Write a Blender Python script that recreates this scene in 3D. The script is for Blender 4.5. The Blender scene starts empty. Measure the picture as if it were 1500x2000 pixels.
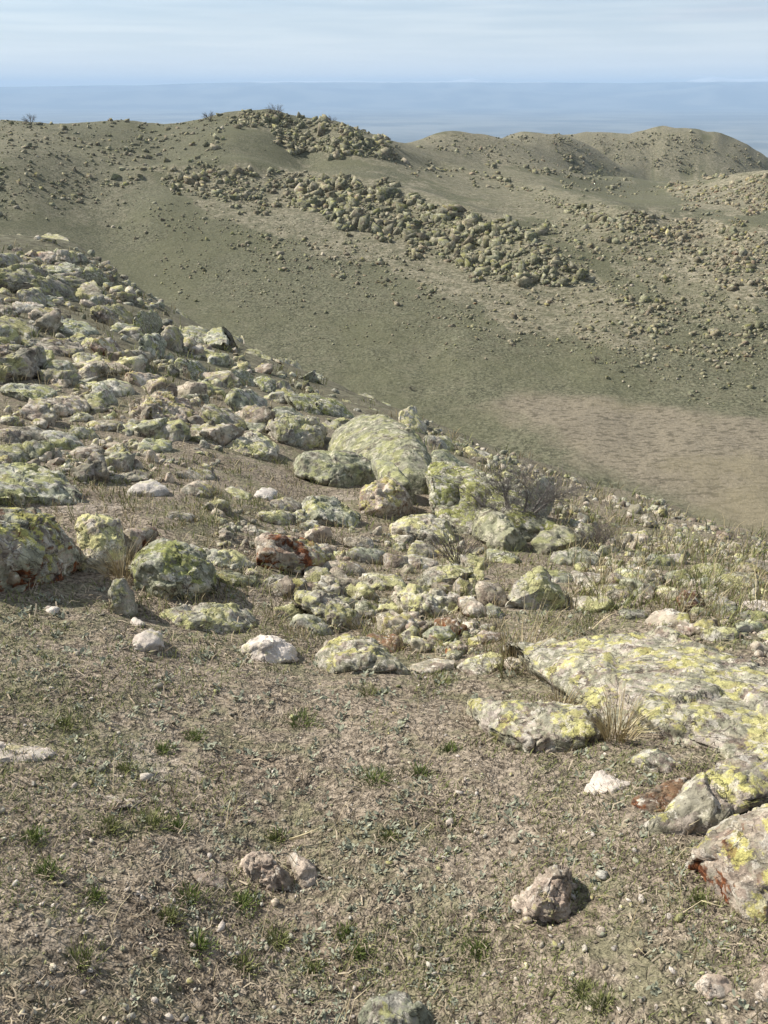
import bpy, math, random
import numpy as np
from math import radians, pi
random.seed(7); rng = np.random.default_rng(11)
sc = bpy.context.scene
C = sc.collection

# ------------------------------------------------------------------ camera
FPX = 1600.0; HOR = 180.0; CZ = 1.6
PITCH = math.atan((1000-HOR)/FPX)
cam_d = bpy.data.cameras.new('camera'); cam = bpy.data.objects.new('camera', cam_d); C.objects.link(cam)
cam.location = (0, 0, CZ); cam.rotation_euler = (pi/2-PITCH, 0, 0)
cam_d.sensor_fit = 'VERTICAL'; cam_d.sensor_height = 24.0; cam_d.lens = 24.0*FPX/2000.0
cam_d.clip_start = 0.05; cam_d.clip_end = 120000
sc.camera = cam

# ------------------------------------------------------------------ sky, sun, exposure
SUN_EL = radians(40); SUN_AZ = radians(-66)         # azimuth from +Y, clockwise positive
sx = math.sin(SUN_AZ)*math.cos(SUN_EL); sy = math.cos(SUN_AZ)*math.cos(SUN_EL); sz = math.sin(SUN_EL)
world = bpy.data.worlds.new('World'); sc.world = world; world.use_nodes = True
wt = world.node_tree; wt.nodes.clear()
def wn(t, **k):
    n = wt.nodes.new(t)
    for a, b in k.items(): setattr(n, a, b)
    return n
wout = wn('ShaderNodeOutputWorld'); bg = wn('ShaderNodeBackground'); bg.inputs[1].default_value = 0.09
sky = wn('ShaderNodeTexSky', sky_type='NISHITA', sun_disc=False, sun_elevation=SUN_EL, sun_rotation=SUN_AZ % (2*pi), altitude=1500, air_density=1.0, dust_density=0.6)
tc = wn('ShaderNodeTexCoord'); mp = wn('ShaderNodeMapping'); mp.inputs['Scale'].default_value = (1.6, 1.6, 26)
cn = wn('ShaderNodeTexNoise'); cn.inputs['Scale'].default_value = 1.7; cn.inputs['Detail'].default_value = 6; cn.inputs['Roughness'].default_value = .5
mp2 = wn('ShaderNodeMapping'); mp2.inputs['Scale'].default_value = (3, 3, 60)
cn2 = wn('ShaderNodeTexNoise'); cn2.inputs['Scale'].default_value = 2.0; cn2.inputs['Detail'].default_value = 5
cr = wn('ShaderNodeValToRGB'); cr.color_ramp.elements[0].position = .36; cr.color_ramp.elements[1].position = .64
cr.color_ramp.elements[0].color = (.25, .25, .25, 1); cr.color_ramp.elements[1].color = (.85, .85, .85, 1)
cc = wn('ShaderNodeValToRGB'); cc.color_ramp.elements[0].position = .38; cc.color_ramp.elements[1].position = .64
cc.color_ramp.elements[0].color = (4.5, 5.0, 5.6, 1); cc.color_ramp.elements[1].color = (5.9, 6.15, 6.45, 1)
mx = wn('ShaderNodeMix', data_type='RGBA')
L = wt.links.new
L(tc.outputs['Generated'], mp.inputs[0]); L(mp.outputs[0], cn.inputs[0]); L(tc.outputs['Generated'], mp2.inputs[0]); L(mp2.outputs[0], cn2.inputs[0])
L(cn.outputs[0], cr.inputs[0]); L(cn2.outputs[0], cc.inputs[0])
sz_ = wn('ShaderNodeSeparateXYZ'); L(tc.outputs['Generated'], sz_.inputs[0])
hr = wn('ShaderNodeMapRange'); hr.inputs[1].default_value = .0; hr.inputs[2].default_value = .22; hr.inputs[3].default_value = .95; hr.inputs[4].default_value = 0; L(sz_.outputs[2], hr.inputs[0])
mm = wn('ShaderNodeMath', operation='MAXIMUM'); L(cr.outputs[0], mm.inputs[0]); L(hr.outputs[0], mm.inputs[1]); L(mm.outputs[0], mx.inputs['Factor'])
ml = wn('ShaderNodeMapRange'); ml.inputs[1].default_value = .07; ml.inputs[2].default_value = .015; ml.inputs[3].default_value = 0; ml.inputs[4].default_value = .8; L(sz_.outputs[2], ml.inputs[0])
mw = wn('ShaderNodeMix', data_type='RGBA'); mw.inputs['B'].default_value = (6.5, 6.85, 7.2, 1); L(ml.outputs[0], mw.inputs['Factor']); L(cc.outputs[0], mw.inputs['A']); L(sky.outputs[0], mx.inputs['A']); L(mw.outputs['Result'], mx.inputs['B'])
L(mx.outputs['Result'], bg.inputs[0]); L(bg.outputs[0], wout.inputs[0])
sun_d = bpy.data.lights.new('sun', 'SUN'); sun_d.energy = 5.0; sun_d.angle = radians(0.8); sun_d.color = (1, .95, .86)
sun = bpy.data.objects.new('sun', sun_d); C.objects.link(sun)
from mathutils import Vector, Matrix
sun.rotation_euler = Vector((sx, sy, sz)).to_track_quat('Z', 'Y').to_euler()
vs = sc.view_settings; vs.view_transform = 'Standard'; vs.look = 'None'; vs.gamma = 1; vs.use_curve_mapping = False; vs.exposure = 0.6
sc.cycles.volume_bounces = 0; sc.cycles.max_bounces = 6

# ------------------------------------------------------------------ numeric helpers
def h3(ix, iy, iz, seed):
    h = (ix.astype(np.int64)*73856093) ^ (iy.astype(np.int64)*19349663) ^ (iz.astype(np.int64)*83492791) ^ (seed*2654435761)
    h = (h ^ (h >> 13)) * 1274126177; h = h & 0x7fffffff; h = (h ^ (h >> 11)) * 668265263; h = (h ^ (h >> 15)) & 0xffffff
    return h/float(0xffffff)*2-1
def vn(P, seed=0):
    P = np.asarray(P, float); i = np.floor(P); f = P-i; i = i.astype(np.int64); f = f*f*f*(f*(f*6-15)+10)
    r = 0
    for dx in (0, 1):
        wx = f[..., 0] if dx else 1-f[..., 0]
        for dy in (0, 1):
            wy = f[..., 1] if dy else 1-f[..., 1]
            for dz in (0, 1):
                wz = f[..., 2] if dz else 1-f[..., 2]
                r = r + wx*wy*wz*h3(i[..., 0]+dx, i[..., 1]+dy, i[..., 2]+dz, seed)
    return r
def vn2(x, y, seed=0):
    fx = np.floor(x); fy = np.floor(y); ax = x-fx; ay = y-fy; ix = fx.astype(np.int64); iy = fy.astype(np.int64); z = np.zeros_like(ix)
    ax = ax*ax*ax*(ax*(ax*6-15)+10); ay = ay*ay*ay*(ay*(ay*6-15)+10)
    return ((1-ax)*(1-ay)*h3(ix, iy, z, seed)+ax*(1-ay)*h3(ix+1, iy, z, seed)+(1-ax)*ay*h3(ix, iy+1, z, seed)+ax*ay*h3(ix+1, iy+1, z, seed))
def fbm3(P, octv=4, seed=0, rough=.5):
    s = 0; a = 1; t = 0
    for k in range(octv):
        s = s+a*vn(P*2**k+17.3*k, seed+k); t += a; a *= rough
    return s/t
def chunk(P, seed=0):
    """broken-plate relief: every Voronoi cell has its own offset and tilt, with a seam between cells"""
    i0 = np.floor(P).astype(np.int64); best = np.full(len(P), 9e9); sec = np.full(len(P), 9e9); val = np.zeros(len(P))
    for dx in (-1, 0, 1):
        for dy in (-1, 0, 1):
            for dz in (-1, 0, 1):
                c = i0+(dx, dy, dz); o = np.stack([h3(c[:, 0], c[:, 1], c[:, 2], seed+k) for k in (11, 12, 13)], -1)*.45+.5; v = P-(c+o); d = (v*v).sum(1)
                tl = np.stack([h3(c[:, 0], c[:, 1], c[:, 2], seed+k) for k in (21, 22, 23)], -1); vv = h3(c[:, 0], c[:, 1], c[:, 2], seed+24)*.6+(tl*v).sum(1)*.9
                b = d < best; sec = np.where(b, best, np.minimum(sec, d)); val = np.where(b, vv, val); best = np.where(b, d, best)
    e = np.sqrt(sec)-np.sqrt(best); return val*np.clip(e/.05, 0, 1)**.6-.35*np.exp(-(e/.03)**2)
def sstep(x, a, b):
    t = np.clip((x-a)/(b-a), 0, 1); return t*t*(3-2*t)

# ------------------------------------------------------------------ rays through the photograph's layout (used to find places on the ground)
cp, sp = math.cos(PITCH), math.sin(PITCH)
def ray(px, py):
    px = np.asarray(px, float); py = np.asarray(py, float)
    a = (px-750)/FPX; b = (1000-py)/FPX
    return np.stack([a, cp+b*sp, -sp+b*cp], -1)

# visible ground: (px, py, horizontal distance)
VIS = [
 (0,2000,1.02),(750,2000,.97),(1500,2000,1.02),(0,1800,1.27),(750,1800,1.21),(1500,1800,1.27),
 (0,1600,1.62),(750,1600,1.55),(1500,1600,1.66),(0,1400,2.15),(750,1420,2.08),(1500,1430,2.2),
 (0,1200,3.0),(400,1260,2.85),(750,1280,2.85),(1100,1260,2.95),(1500,1250,3.3),
 (0,1050,4.2),(375,1100,4.0),(750,1130,4.3),(1100,1140,4.3),(1500,1130,5.0),
 (0,900,6.4),(300,920,6.4),(600,980,6.6),(900,1000,7.0),(1200,1040,7.4),(1500,1072,8.2),
 (0,760,10.5),(300,790,10.5),(500,820,11),(720,860,11.5),(930,900,12.5),(1150,955,13),(1330,1012,11.5),
 (0,620,18),(200,660,18),(400,720,18),(600,760,19),
 (0,530,26),(110,560,27),(0,462,36),(150,480,36),(210,520,33),(330,605,30),(480,680,27),(640,752,25),(820,832,23),(1000,900,18),(1150,942,15),(1330,1000,13),(1500,1060,11),
 # opposite slope
 (1500,1040,-26),(1300,960,-26),(1150,900,-26),(1050,840,-26.3),(1500,900,-26),(1500,800,-25.8),(1250,790,-26.2),(1000,790,-26.5),(760,740,-26.5),(1400,720,-24.8),(1100,720,-25.6),(850,700,-25.8),
 (640,650,-25),(900,650,-24.2),(1200,650,-23.6),(1500,650,-22.8),(500,600,-24),(300,540,-22.6),(600,560,-22.5),(900,560,-22),(1200,560,-21.3),(1500,560,-20.2),
 (220,470,-19.6),(500,470,-19.2),(800,470,-18.8),(1100,470,-18.2),(1500,480,-17.6),
 (0,400,-14.8),(300,400,-15.2),(600,400,-15.6),(900,410,-16.2),(1200,430,-16.6),(1500,430,-16.2),
 (0,320,165),(300,320,182),(600,320,190),(850,330,205),(1050,360,215),(1200,395,215),(1400,390,200),(1500,370,205),
 (0,270,192),(300,270,203),(600,270,202),(790,286,218),(950,312,245),(1150,350,270),
 (0,232,228),(120,234,228),(250,226,222),(400,226,222),(540,219,215),(650,234,210),(740,262,222),(860,264,290),(950,270,315),(1040,290,320),(1120,335,310),
 (1230,345,330),(1400,342,330),(1500,345,240),(1300,375,300),
]
# hidden ground: (px, py giving the bearing, distance, height)
HID = [
 (1500,1060,20,-13.5),(1500,1060,35,-24.5),(1330,1000,22,-13),(1330,1000,38,-24.5),(1150,940,24,-12.5),(1150,940,42,-25),
 (1000,900,28,-13),(1000,900,48,-25.5),(820,830,33,-13.5),(820,830,58,-26),(640,750,38,-14),(640,750,70,-26.5),
 (480,680,42,-13),(480,680,75,-25.5),(330,600,46,-12),(330,600,85,-25),(210,520,50,-10.5),(210,520,90,-23),
 (0,462,55,-10.5),(0,462,90,-20),(0,430,120,-20),
 (0,220,300,-22),(250,220,300,-24),(540,220,290,-24),(700,240,300,-28),(860,270,340,-32),(1000,290,380,-38),(1230,330,450,-48),(1400,330,440,-46),(1500,330,400,-42),
]
def tps_setup():
    U = []; T = []
    for px, py, d in VIS:
        D = ray(px, py); hd = math.hypot(D[0], D[1])
        if d < 0: d = (d-CZ)/(D[2]/hd)                  # given as a height instead of a distance
        U.append((D[0]/hd*3.2, math.log(d))); T.append(D[2]/hd)
    for px, py, d, z in HID:
        D = ray(px, py); hd = math.hypot(D[0], D[1]); U.append((D[0]/hd*3.2, math.log(d))); T.append((z-CZ)/d)
    U.append((0, math.log(.3))); T.append(-CZ/.3)
    U.append((2.2, math.log(.3))); T.append(-CZ/.3); U.append((-2.2, math.log(.3))); T.append(-CZ/.3)
    U = np.array(U); T = np.array(T)
    # work on height/(d^0.6) mixture: near points need height, far points need slope
    Z = T*np.exp(U[:, 1])+CZ
    V = Z/(1+np.exp(U[:, 1])*.6)
    n = len(U); d2 = ((U[:, None]-U[None])**2).sum(-1)
    K = .5*d2*np.log(d2+1e-12); K[np.diag_indices(n)] = 4e-3
    Pm = np.c_[np.ones(n), U]; A = np.block([[K, Pm], [Pm.T, np.zeros((3, 3))]])
    w = np.linalg.solve(A, np.r_[V, np.zeros(3)])
    return U, w
TU, TW = tps_setup()
def base_exact(u, lr):
    out = np.empty_like(u)
    for s in range(0, u.size, 40000):
        a = u[s:s+40000]*3.2; b = lr[s:s+40000]
        d2 = (a[:, None]-TU[None, :, 0])**2+(b[:, None]-TU[None, :, 1])**2
        out[s:s+40000] = (.5*d2*np.log(d2+1e-12))@TW[:-3]+TW[-3]+TW[-2]*a+TW[-1]*b
    return out*(1+np.exp(lr)*.6)
GU = np.linspace(-1, 1, 481); GL = np.linspace(math.log(.29), math.log(461), 901)
_a, _b = np.meshgrid(GU, GL, indexing='ij'); GZ = base_exact(_a.ravel(), _b.ravel()).reshape(_a.shape)
def base_near(u, lr):
    fu = (u+1)*.5*480; fl = (lr-GL[0])/(GL[-1]-GL[0])*900
    i = np.clip(fu.astype(int), 0, 479); j = np.clip(fl.astype(int), 0, 899); a = fu-i; b = fl-j
    return (GZ[i, j]*(1-a)+GZ[i+1, j]*a)*(1-b)+(GZ[i, j+1]*(1-a)+GZ[i+1, j+1]*a)*b
RID = np.array([(0,180),(120,178),(250,175),(380,172),(500,168),(620,166.5),(850,167),(880,167),(900,164),(920,161),(935,164),(960,168),(1100,170),(1250,171),(1330,170),(1390,160),(1425,164),(1460,163),(1500,162),(1600,166)], float)
def spot(px, py, d):
    D = ray(px, py); hd = math.hypot(D[0], D[1]); return D[0]/hd*d, D[1]/hd*d
HILLS = [(1322,253,650,66,60,33),(1180,263,640,90,60,27),(1050,256,540,45,45,30),(930,266,500,45,40,25),(840,266,430,45,40,20)]
def far_h(x, y, r):
    z = -np.clip(np.maximum(44, r*.088), 0, 600)
    for px, py, d, wx, wy, am in HILLS:
        cx, cy = spot(px, py, d); D = ray(px, py); top = CZ+D[2]/math.hypot(D[0], D[1])*d; b0 = -max(44, d*.088)
        q = ((x-cx)/wx)**2+((y-cy)/wy)**2
        z = np.maximum(z, b0+(top-b0)*np.exp(-q**1.3*.8)-8*np.clip(q-2, 0, 50))
    px = 750+np.clip(np.tan(np.arctan2(x, np.maximum(y, 1))), -.7, .7)*FPX/ (cp+ (1000-HOR)/FPX*sp)*1.0*(cp+(1000-HOR)/FPX*sp)**2
    el = (HOR-np.interp(px, RID[:, 0], RID[:, 1]))/FPX/(cp+(1000-HOR)/FPX*sp)**2
    top = CZ+el*36000*.98
    m = np.exp(-((r-36000)/2600)**2)
    m2 = np.exp(-((r-33000)/2600)**2)*.72
    z = z+(top+600)*np.maximum(m, m2*(1+.3*vn2(x/3500, y/3500, 5)))
    return z
# rocky ribs on the opposite slope (px, py, d) polylines
RIBS = [([(300,335),(560,338),(700,360),(830,395),(960,440),(1070,520)], 5.0, 1.5), ([(450,225),(600,245),(700,285),(860,320),(1060,375),(1250,460)], 5.0, 1.2), ([(1230,420),(1380,440),(1500,470)], 5, 1.0), ([(1300,378),(1400,358),(1540,348)], 5, 1.2)]
RIBW = []
def H(x, y, rough=True):
    x = np.asarray(x, float); y = np.asarray(y, float); sh = x.shape; x = x.ravel(); y = y.ravel()
    r = np.hypot(x, y)+1e-6; u = x/r; lr = np.log(np.clip(r, .3, 460))
    z = base_near(u, lr)
    w = sstep(np.log(r), math.log(370), math.log(470))
    zf = far_h(x, y, r)
    z = z*(1-w)+zf*w
    for pts, wd, amp in RIBW:
        dm = np.full(r.shape, 1e9)
        for (ax, ay), (bx, by) in zip(pts[:-1], pts[1:]):
            vx, vy = bx-ax, by-ay; t = np.clip(((x-ax)*vx+(y-ay)*vy)/(vx*vx+vy*vy), 0, 1)
            dm = np.minimum(dm, np.hypot(x-ax-t*vx, y-ay-t*vy))
        z = z+amp*np.exp(-(dm/wd)**2)
    if rough:
        for k, lam in enumerate((.035, .09, .22, .6, 1.7, 5, 14, 40)):
            a = np.where((r/lam > 1.5), 1, 0)*sstep(r/lam, 1.5, 6)*(1-sstep(r/lam, 120, 300))
            if lam > 3: a = a*.6
            z = z+a*lam*.055*vn2(x/lam+3.1*k, y/lam+7.7*k, 40+k)*(1 if lam < 1 else .8)
        a = sstep(r, 420, 520)*(1-sstep(r, 1200, 2000)); z = z+a*(1.3*vn2(x/45, y/45, 63)+1.2*vn2(x/17, y/17, 64)+.8*vn2(x/7, y/7, 65))
        a = sstep(r, 500, 1500)*(1-sstep(r, 9000, 20000)); z = z+a*12*vn2(x/300, y/300, 61)+sstep(r, 26000, 30000)*25*vn2(x/1500, y/1500, 62)
    return z.reshape(sh)
TT = np.exp(np.linspace(math.log(.6), math.log(1500), 260))
def hits(px, py, rough=True):
    """ground points seen at picture positions; returns points (n,3) and depth along the view axis"""
    D = ray(np.atleast_1d(px), np.atleast_1d(py)); n = len(D); out = np.zeros((n, 3)); dep = np.zeros(n); q0 = np.array([0, 0, CZ])
    for s in range(0, n, 2000):
        d = D[s:s+2000]; i = np.arange(len(d)); P = d[:, None, :]*TT[None, :, None]; P[..., 2] += CZ
        g = P[..., 2]-H(P[..., 0], P[..., 1], False)
        below = g < 0; k = np.argmax(below, 1); k = np.where(below.any(1), np.maximum(k, 1), len(TT)-1)
        g0 = g[i, k-1]; g1 = g[i, k]; f = np.clip(g0/(g0-g1+1e-9), 0, 1); t = TT[k-1]+(TT[k]-TT[k-1])*f
        if rough:
            w = np.linspace(.96, 1.04, 12); P = d[:, None, :]*(t[:, None]*w)[..., None]; P[..., 2] += CZ
            g = P[..., 2]-H(P[..., 0], P[..., 1], True); below = g < 0; k = np.argmax(below, 1); ok = below.any(1) & (k > 0); k = np.clip(k, 1, 11)
            g0 = g[i, k-1]; g1 = g[i, k]; f = np.clip(g0/(g0-g1+1e-9), 0, 1); t = np.where(ok, t*(w[k-1]+(w[k]-w[k-1])*f), t)
        out[s:s+2000] = d*t[:, None]+q0; dep[s:s+2000] = t
    if rough: out[:, 2] = H(out[:, 0], out[:, 1])
    return out, dep
for pts, wd, amp in RIBS:
    p = np.array(pts, float); q, _ = hits(p[:, 0], p[:, 1], False)
    RIBW.append(([(a[0], a[1]) for a in q], wd, amp))

def inpoly(px, py, poly):
    poly = np.asarray(poly, float); ins = np.zeros(np.shape(px), bool); n = len(poly)
    for i in range(n):
        x1, y1 = poly[i]; x2, y2 = poly[i-1]
        c = ((y1 > py) != (y2 > py)) & (px < (x2-x1)*(py-y1)/(y2-y1+1e-12)+x1); ins ^= c
    return ins

# ------------------------------------------------------------------ materials
class NT:
    def __init__(s, name):
        s.m = bpy.data.materials.new(name); s.m.use_nodes = True; s.t = s.m.node_tree; s.t.nodes.clear()
        s.out = s.t.nodes.new('ShaderNodeOutputMaterial'); s.b = s.t.nodes.new('ShaderNodeBsdfPrincipled'); s.t.links.new(s.b.outputs[0], s.out.inputs[0])
        s.b.inputs['Roughness'].default_value = .95; s.b.inputs['Specular IOR Level'].default_value = .15
        s.geo = s.t.nodes.new('ShaderNodeNewGeometry'); s.pos = s.geo.outputs['Position']
    def set(s, sock, v):
        if hasattr(v, 'is_output') or isinstance(v, bpy.types.NodeSocket): s.t.links.new(v, sock)
        elif isinstance(v, (tuple, list)) and len(v) == 3 and len(getattr(sock, 'default_value', (0,)*3)) == 4: sock.default_value = (*v, 1)
        else: sock.default_value = v
    def noise(s, scale, detail=4, rough=.55, vec=None, col=False, dist=0):
        n = s.t.nodes.new('ShaderNodeTexNoise'); s.set(n.inputs['Vector'], vec or s.pos); s.set(n.inputs['Scale'], scale)
        n.inputs['Detail'].default_value = detail; n.inputs['Roughness'].default_value = rough; n.inputs['Distortion'].default_value = dist
        return n.outputs['Color' if col else 0]
    def voro(s, scale, feature='F1', vec=None, out='Distance', rnd=1):
        n = s.t.nodes.new('ShaderNodeTexVoronoi'); n.feature = feature; s.set(n.inputs['Vector'], vec or s.pos); s.set(n.inputs['Scale'], scale); n.inputs['Randomness'].default_value = rnd
        return n.outputs[out]
    def math(s, op, a, b=0.0, c=None, clamp=False):
        n = s.t.nodes.new('ShaderNodeMath'); n.operation = op; n.use_clamp = clamp; s.set(n.inputs[0], a); s.set(n.inputs[1], b)
        if c is not None: s.set(n.inputs[2], c)
        return n.outputs[0]
    def ramp(s, f, a, b, lo=0.0, hi=1.0):
        n = s.t.nodes.new('ShaderNodeMapRange'); n.interpolation_type = 'SMOOTHSTEP'; s.set(n.inputs[0], f)
        n.inputs[1].default_value = a; n.inputs[2].default_value = b; n.inputs[3].default_value = lo; n.inputs[4].default_value = hi
        return n.outputs[0]
    def mix(s, f, a, b, mode='MIX'):
        n = s.t.nodes.new('ShaderNodeMix'); n.data_type = 'RGBA'; n.blend_type = mode
        s.set(n.inputs['Factor'], f); s.set(n.inputs['A'], a); s.set(n.inputs['B'], b); return n.outputs['Result']
    def vmath(s, op, a, b):
        n = s.t.nodes.new('ShaderNodeVectorMath'); n.operation = op; s.set(n.inputs[0], a); s.set(n.inputs[1], b); return n.outputs[0]
    def attr(s, name, out='Color'):
        n = s.t.nodes.new('ShaderNodeAttribute'); n.attribute_name = name; return n.outputs[out]
    def sep(s, c):
        n = s.t.nodes.new('ShaderNodeSeparateColor'); s.set(n.inputs[0], c); return n.outputs
    def bump(s, h, strength, dist, prev=None):
        n = s.t.nodes.new('ShaderNodeBump'); s.set(n.inputs['Height'], h); n.inputs['Strength'].default_value = strength; n.inputs['Distance'].default_value = dist
        if prev is not None: s.set(n.inputs['Normal'], prev)
        return n.outputs[0]
    def rand(s):
        o = s.t.nodes.new('ShaderNodeObjectInfo').outputs['Random']
        return s.math('FRACT', s.math('ADD', o, s.geo.outputs['Random Per Island']))
    def done(s, col, nrm=None):
        s.set(s.b.inputs['Base Color'], col)
        if nrm is not None: s.set(s.b.inputs['Normal'], nrm)
        return s.m

def rock_material(name, S, base, base2, yel=.5, rust=.3, gry=.5, speck=1.0, tint=.25, ycol=(.47, .45, .12), bumpd=.01, dark=1.0):
    """weathered rock with crustose lichens; S scales the pattern (patches per metre)"""
    n = NT(name)
    nz = n.t.nodes.new('ShaderNodeSeparateXYZ'); n.t.links.new(n.geo.outputs['Normal'], nz.inputs[0]); nz = nz.outputs[2]
    r = n.rand()
    off = n.t.nodes.new('ShaderNodeCombineXYZ'); n.set(off.inputs[0], n.math('MULTIPLY', r, 37.0)); n.set(off.inputs[1], n.math('MULTIPLY', r, 91.0))
    P = n.vmath('ADD', n.pos, off.outputs[0])
    warp = n.vmath('SCALE', n.noise(S*1.5, 3, vec=P, col=True), (0, 0, 0)); warp.node.inputs['Scale'].default_value = .5/S
    Pw = n.vmath('ADD', P, warp)
    big = n.noise(S*.35, 5, .6, P); mid = n.noise(S*1.2, 6, .62, Pw); fine = n.noise(S*5, 7, .68, Pw); tiny = n.noise(S*22, 4, .7, P)
    col = n.mix(n.ramp(big, .38, .62), base, base2)
    col = n.mix(n.ramp(mid, .50, .62, 0, .55), col, tuple(c*.62 for c in base))
    we = n.ramp(n.math('ADD', n.noise(S*.75, 7, .7, n.vmath('ADD', P, (41, 2, 7))), n.math('MULTIPLY', fine, .2)), .575, .66, 0, .8*speck)
    col = n.mix(we, col, n.mix(n.ramp(fine, .4, .6), (.075, .06, .05), (.20, .155, .125)))
    # grey-green crust
    g = n.ramp(n.math('ADD', n.noise(S*1.3, 7, .7, n.vmath('ADD', P, (5, 3, 9))), n.math('MULTIPLY', fine, .35)), .66-.10*gry, .74-.10*gry, 0, min(1, gry*1.2))
    col = n.mix(g, col, n.mix(n.ramp(fine, .35, .65), (.20, .215, .15), (.38, .39, .29)))
    # yellow lichen patches, more on the upper faces
    yn = n.math('ADD', n.noise(S*.8, 7, .66, n.vmath('ADD', P, (19, 7, 1))), n.math('MULTIPLY', nz, .10))
    yn = n.math('ADD', yn, n.math('MULTIPLY', fine, .22))
    y = n.ramp(yn, .78-.2*yel, .83-.2*yel, 0, min(.95, .35+yel*.7))
    col = n.mix(y, col, n.mix(n.ramp(tiny, .35, .65), tuple(c*.72 for c in ycol), tuple(c*1.12 for c in ycol)))
    # pale rosettes
    w = n.ramp(n.math('ADD', n.noise(S*2.6, 6, .7, n.vmath('ADD', P, (8, 8, 3))), n.math('MULTIPLY', tiny, .3)), .72, .78, 0, .7)
    col = n.mix(w, col, (.66, .62, .54))
    # rust on the steep and overhanging faces
    rn = n.math('SUBTRACT', n.noise(S*1.1, 6, .65, n.vmath('ADD', P, (2, 31, 4))), n.math('MULTIPLY', nz, .12))
    col = n.mix(n.ramp(rn, .72-.30*rust, .80-.30*rust, 0, min(1, rust*1.6)), col, n.mix(n.ramp(fine, .4, .62), (.085, .032, .018), (.27, .105, .045)))
    mo = n.sep(n.voro(S*4.2, vec=n.vmath('ADD', P, n.vmath('MULTIPLY', n.noise(S*6, 3, .6, P, col=True), (.35/S,)*3)), out='Color'))
    col = n.mix(.55*speck, col, n.mix(1.0, col, n.mix(n.ramp(mo[0], .1, .9), (.55, .54, .52), (1.3, 1.28, 1.22)), 'MULTIPLY'))
    col = n.mix(n.ramp(mo[1], .86, .90, 0, .55*speck), col, (.62, .59, .52))
    col = n.mix(n.ramp(mo[2], .90, .93, 0, .6*rust), col, (.20, .085, .04))
    # dark specks and seams
    k = n.ramp(n.math('ADD', n.math('MULTIPLY', fine, .6), n.math('MULTIPLY', tiny, .4)), .475, .38, 0, .8*speck)
    col = n.mix(k, col, (.07, .06, .05))
    seam = n.ramp(n.math('ABSOLUTE', n.math('SUBTRACT', n.noise(S*.7, 5, .55, Pw), .5)), .0, .012, .6*speck, 0)
    col = n.mix(seam, col, (.05, .045, .04))
    # each rock a little lighter, darker, warmer
    hv = n.t.nodes.new('ShaderNodeHueSaturation'); n.set(hv.inputs['Color'], col)
    n.set(hv.inputs['Value'], n.math('MULTIPLY_ADD', r, tint*2, 1-tint)); hv.inputs['Saturation'].default_value = 1.0
    col = n.mix(n.math('MULTIPLY', n.math('FRACT', n.math('MULTIPLY', r, 7.3)), .25), hv.outputs[0], n.mix(1.0, hv.outputs[0], (1, .86, .74), 'MULTIPLY'))
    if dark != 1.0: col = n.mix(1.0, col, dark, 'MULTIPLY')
    b = n.bump(mid, .5, bumpd*3)
    b = n.bump(n.math('SUBTRACT', fine, n.math('MULTIPLY', seam, .6)), .9, bumpd*1.2, b)
    b = n.bump(tiny, .8, bumpd*.4, b)
    return n.done(col, b)

PALE = (.52, .45, .365); PALE2 = (.40, .34, .28); GREY = (.27, .265, .235); GREY2 = (.36, .345, .30); PINK = (.40, .30, .25)
MR = {}
for sfx, S, bd in (('_close', 11, .006), ('', 5.5, .012), ('_mid', 2.2, .03), ('_far', .8, .012)):
    fr = sfx == '_far'
    dk = (.62, .62, .55) if fr else 1.0  # distant rocks' own tone, darkened further to put their shade into the colour
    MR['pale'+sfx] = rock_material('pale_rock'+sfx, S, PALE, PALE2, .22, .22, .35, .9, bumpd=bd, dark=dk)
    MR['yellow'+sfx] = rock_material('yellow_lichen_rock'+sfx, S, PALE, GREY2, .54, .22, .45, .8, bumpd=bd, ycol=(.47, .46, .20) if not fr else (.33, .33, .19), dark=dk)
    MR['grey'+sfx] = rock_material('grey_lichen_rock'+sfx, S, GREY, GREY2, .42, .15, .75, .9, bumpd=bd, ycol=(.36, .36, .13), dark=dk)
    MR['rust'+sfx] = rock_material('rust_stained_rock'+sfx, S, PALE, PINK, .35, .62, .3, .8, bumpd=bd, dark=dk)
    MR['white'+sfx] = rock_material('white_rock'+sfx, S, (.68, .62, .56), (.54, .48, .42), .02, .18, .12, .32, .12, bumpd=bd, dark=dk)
MR['slab'] = rock_material('slab_rock', 11, (.50, .45, .40), (.40, .35, .29), .37, .24, .6, 1.0, 0.02, bumpd=.009, ycol=(.58, .56, .19))
MR['slab_yellow'] = rock_material('slab_yellow_rock', 9, (.48, .43, .37), (.40, .35, .30), .50, .34, .45, 1.0, 0.02, bumpd=.008, ycol=(.58, .56, .19))
MR['rust_strong'] = rock_material('strong_rust_rock', 5.5, (.42, .38, .31), (.33, .28, .22), .56, .70, .6, .9, .05, bumpd=.012)
MR['rust_orange'] = rock_material('orange_rust_rock', 5.5, (.46, .38, .31), (.36, .25, .19), .28, .92, .3, .8, .05, bumpd=.012)
MR['slab_rust'] = rock_material('slab_rust_rock', 13, (.54, .50, .42), (.40, .33, .27), .5, .72, .3, .8, 0.02, bumpd=.007, ycol=(.60, .56, .17))
MR['bare'] = rock_material('bare_pinkish_rock', 13, (.56, .47, .39), (.40, .32, .26), .03, .2, .15, .8, .1, bumpd=.006)
MR['plate'] = rock_material('rust_plate_rock', 16, (.16, .08, .045), (.24, .15, .09), .12, .75, .15, 1, 0.02, bumpd=.005)  # also carries the painted shade of two hollows in the rubble
MR['mossy'] = rock_material('mossy_and_gap_shade_rock', 6, (.16, .155, .12), (.22, .21, .16), .5, .12, .7, 1, .05, bumpd=.012, ycol=(.27, .29, .07))  # also carries the painted shade of the cluster's gap
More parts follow.
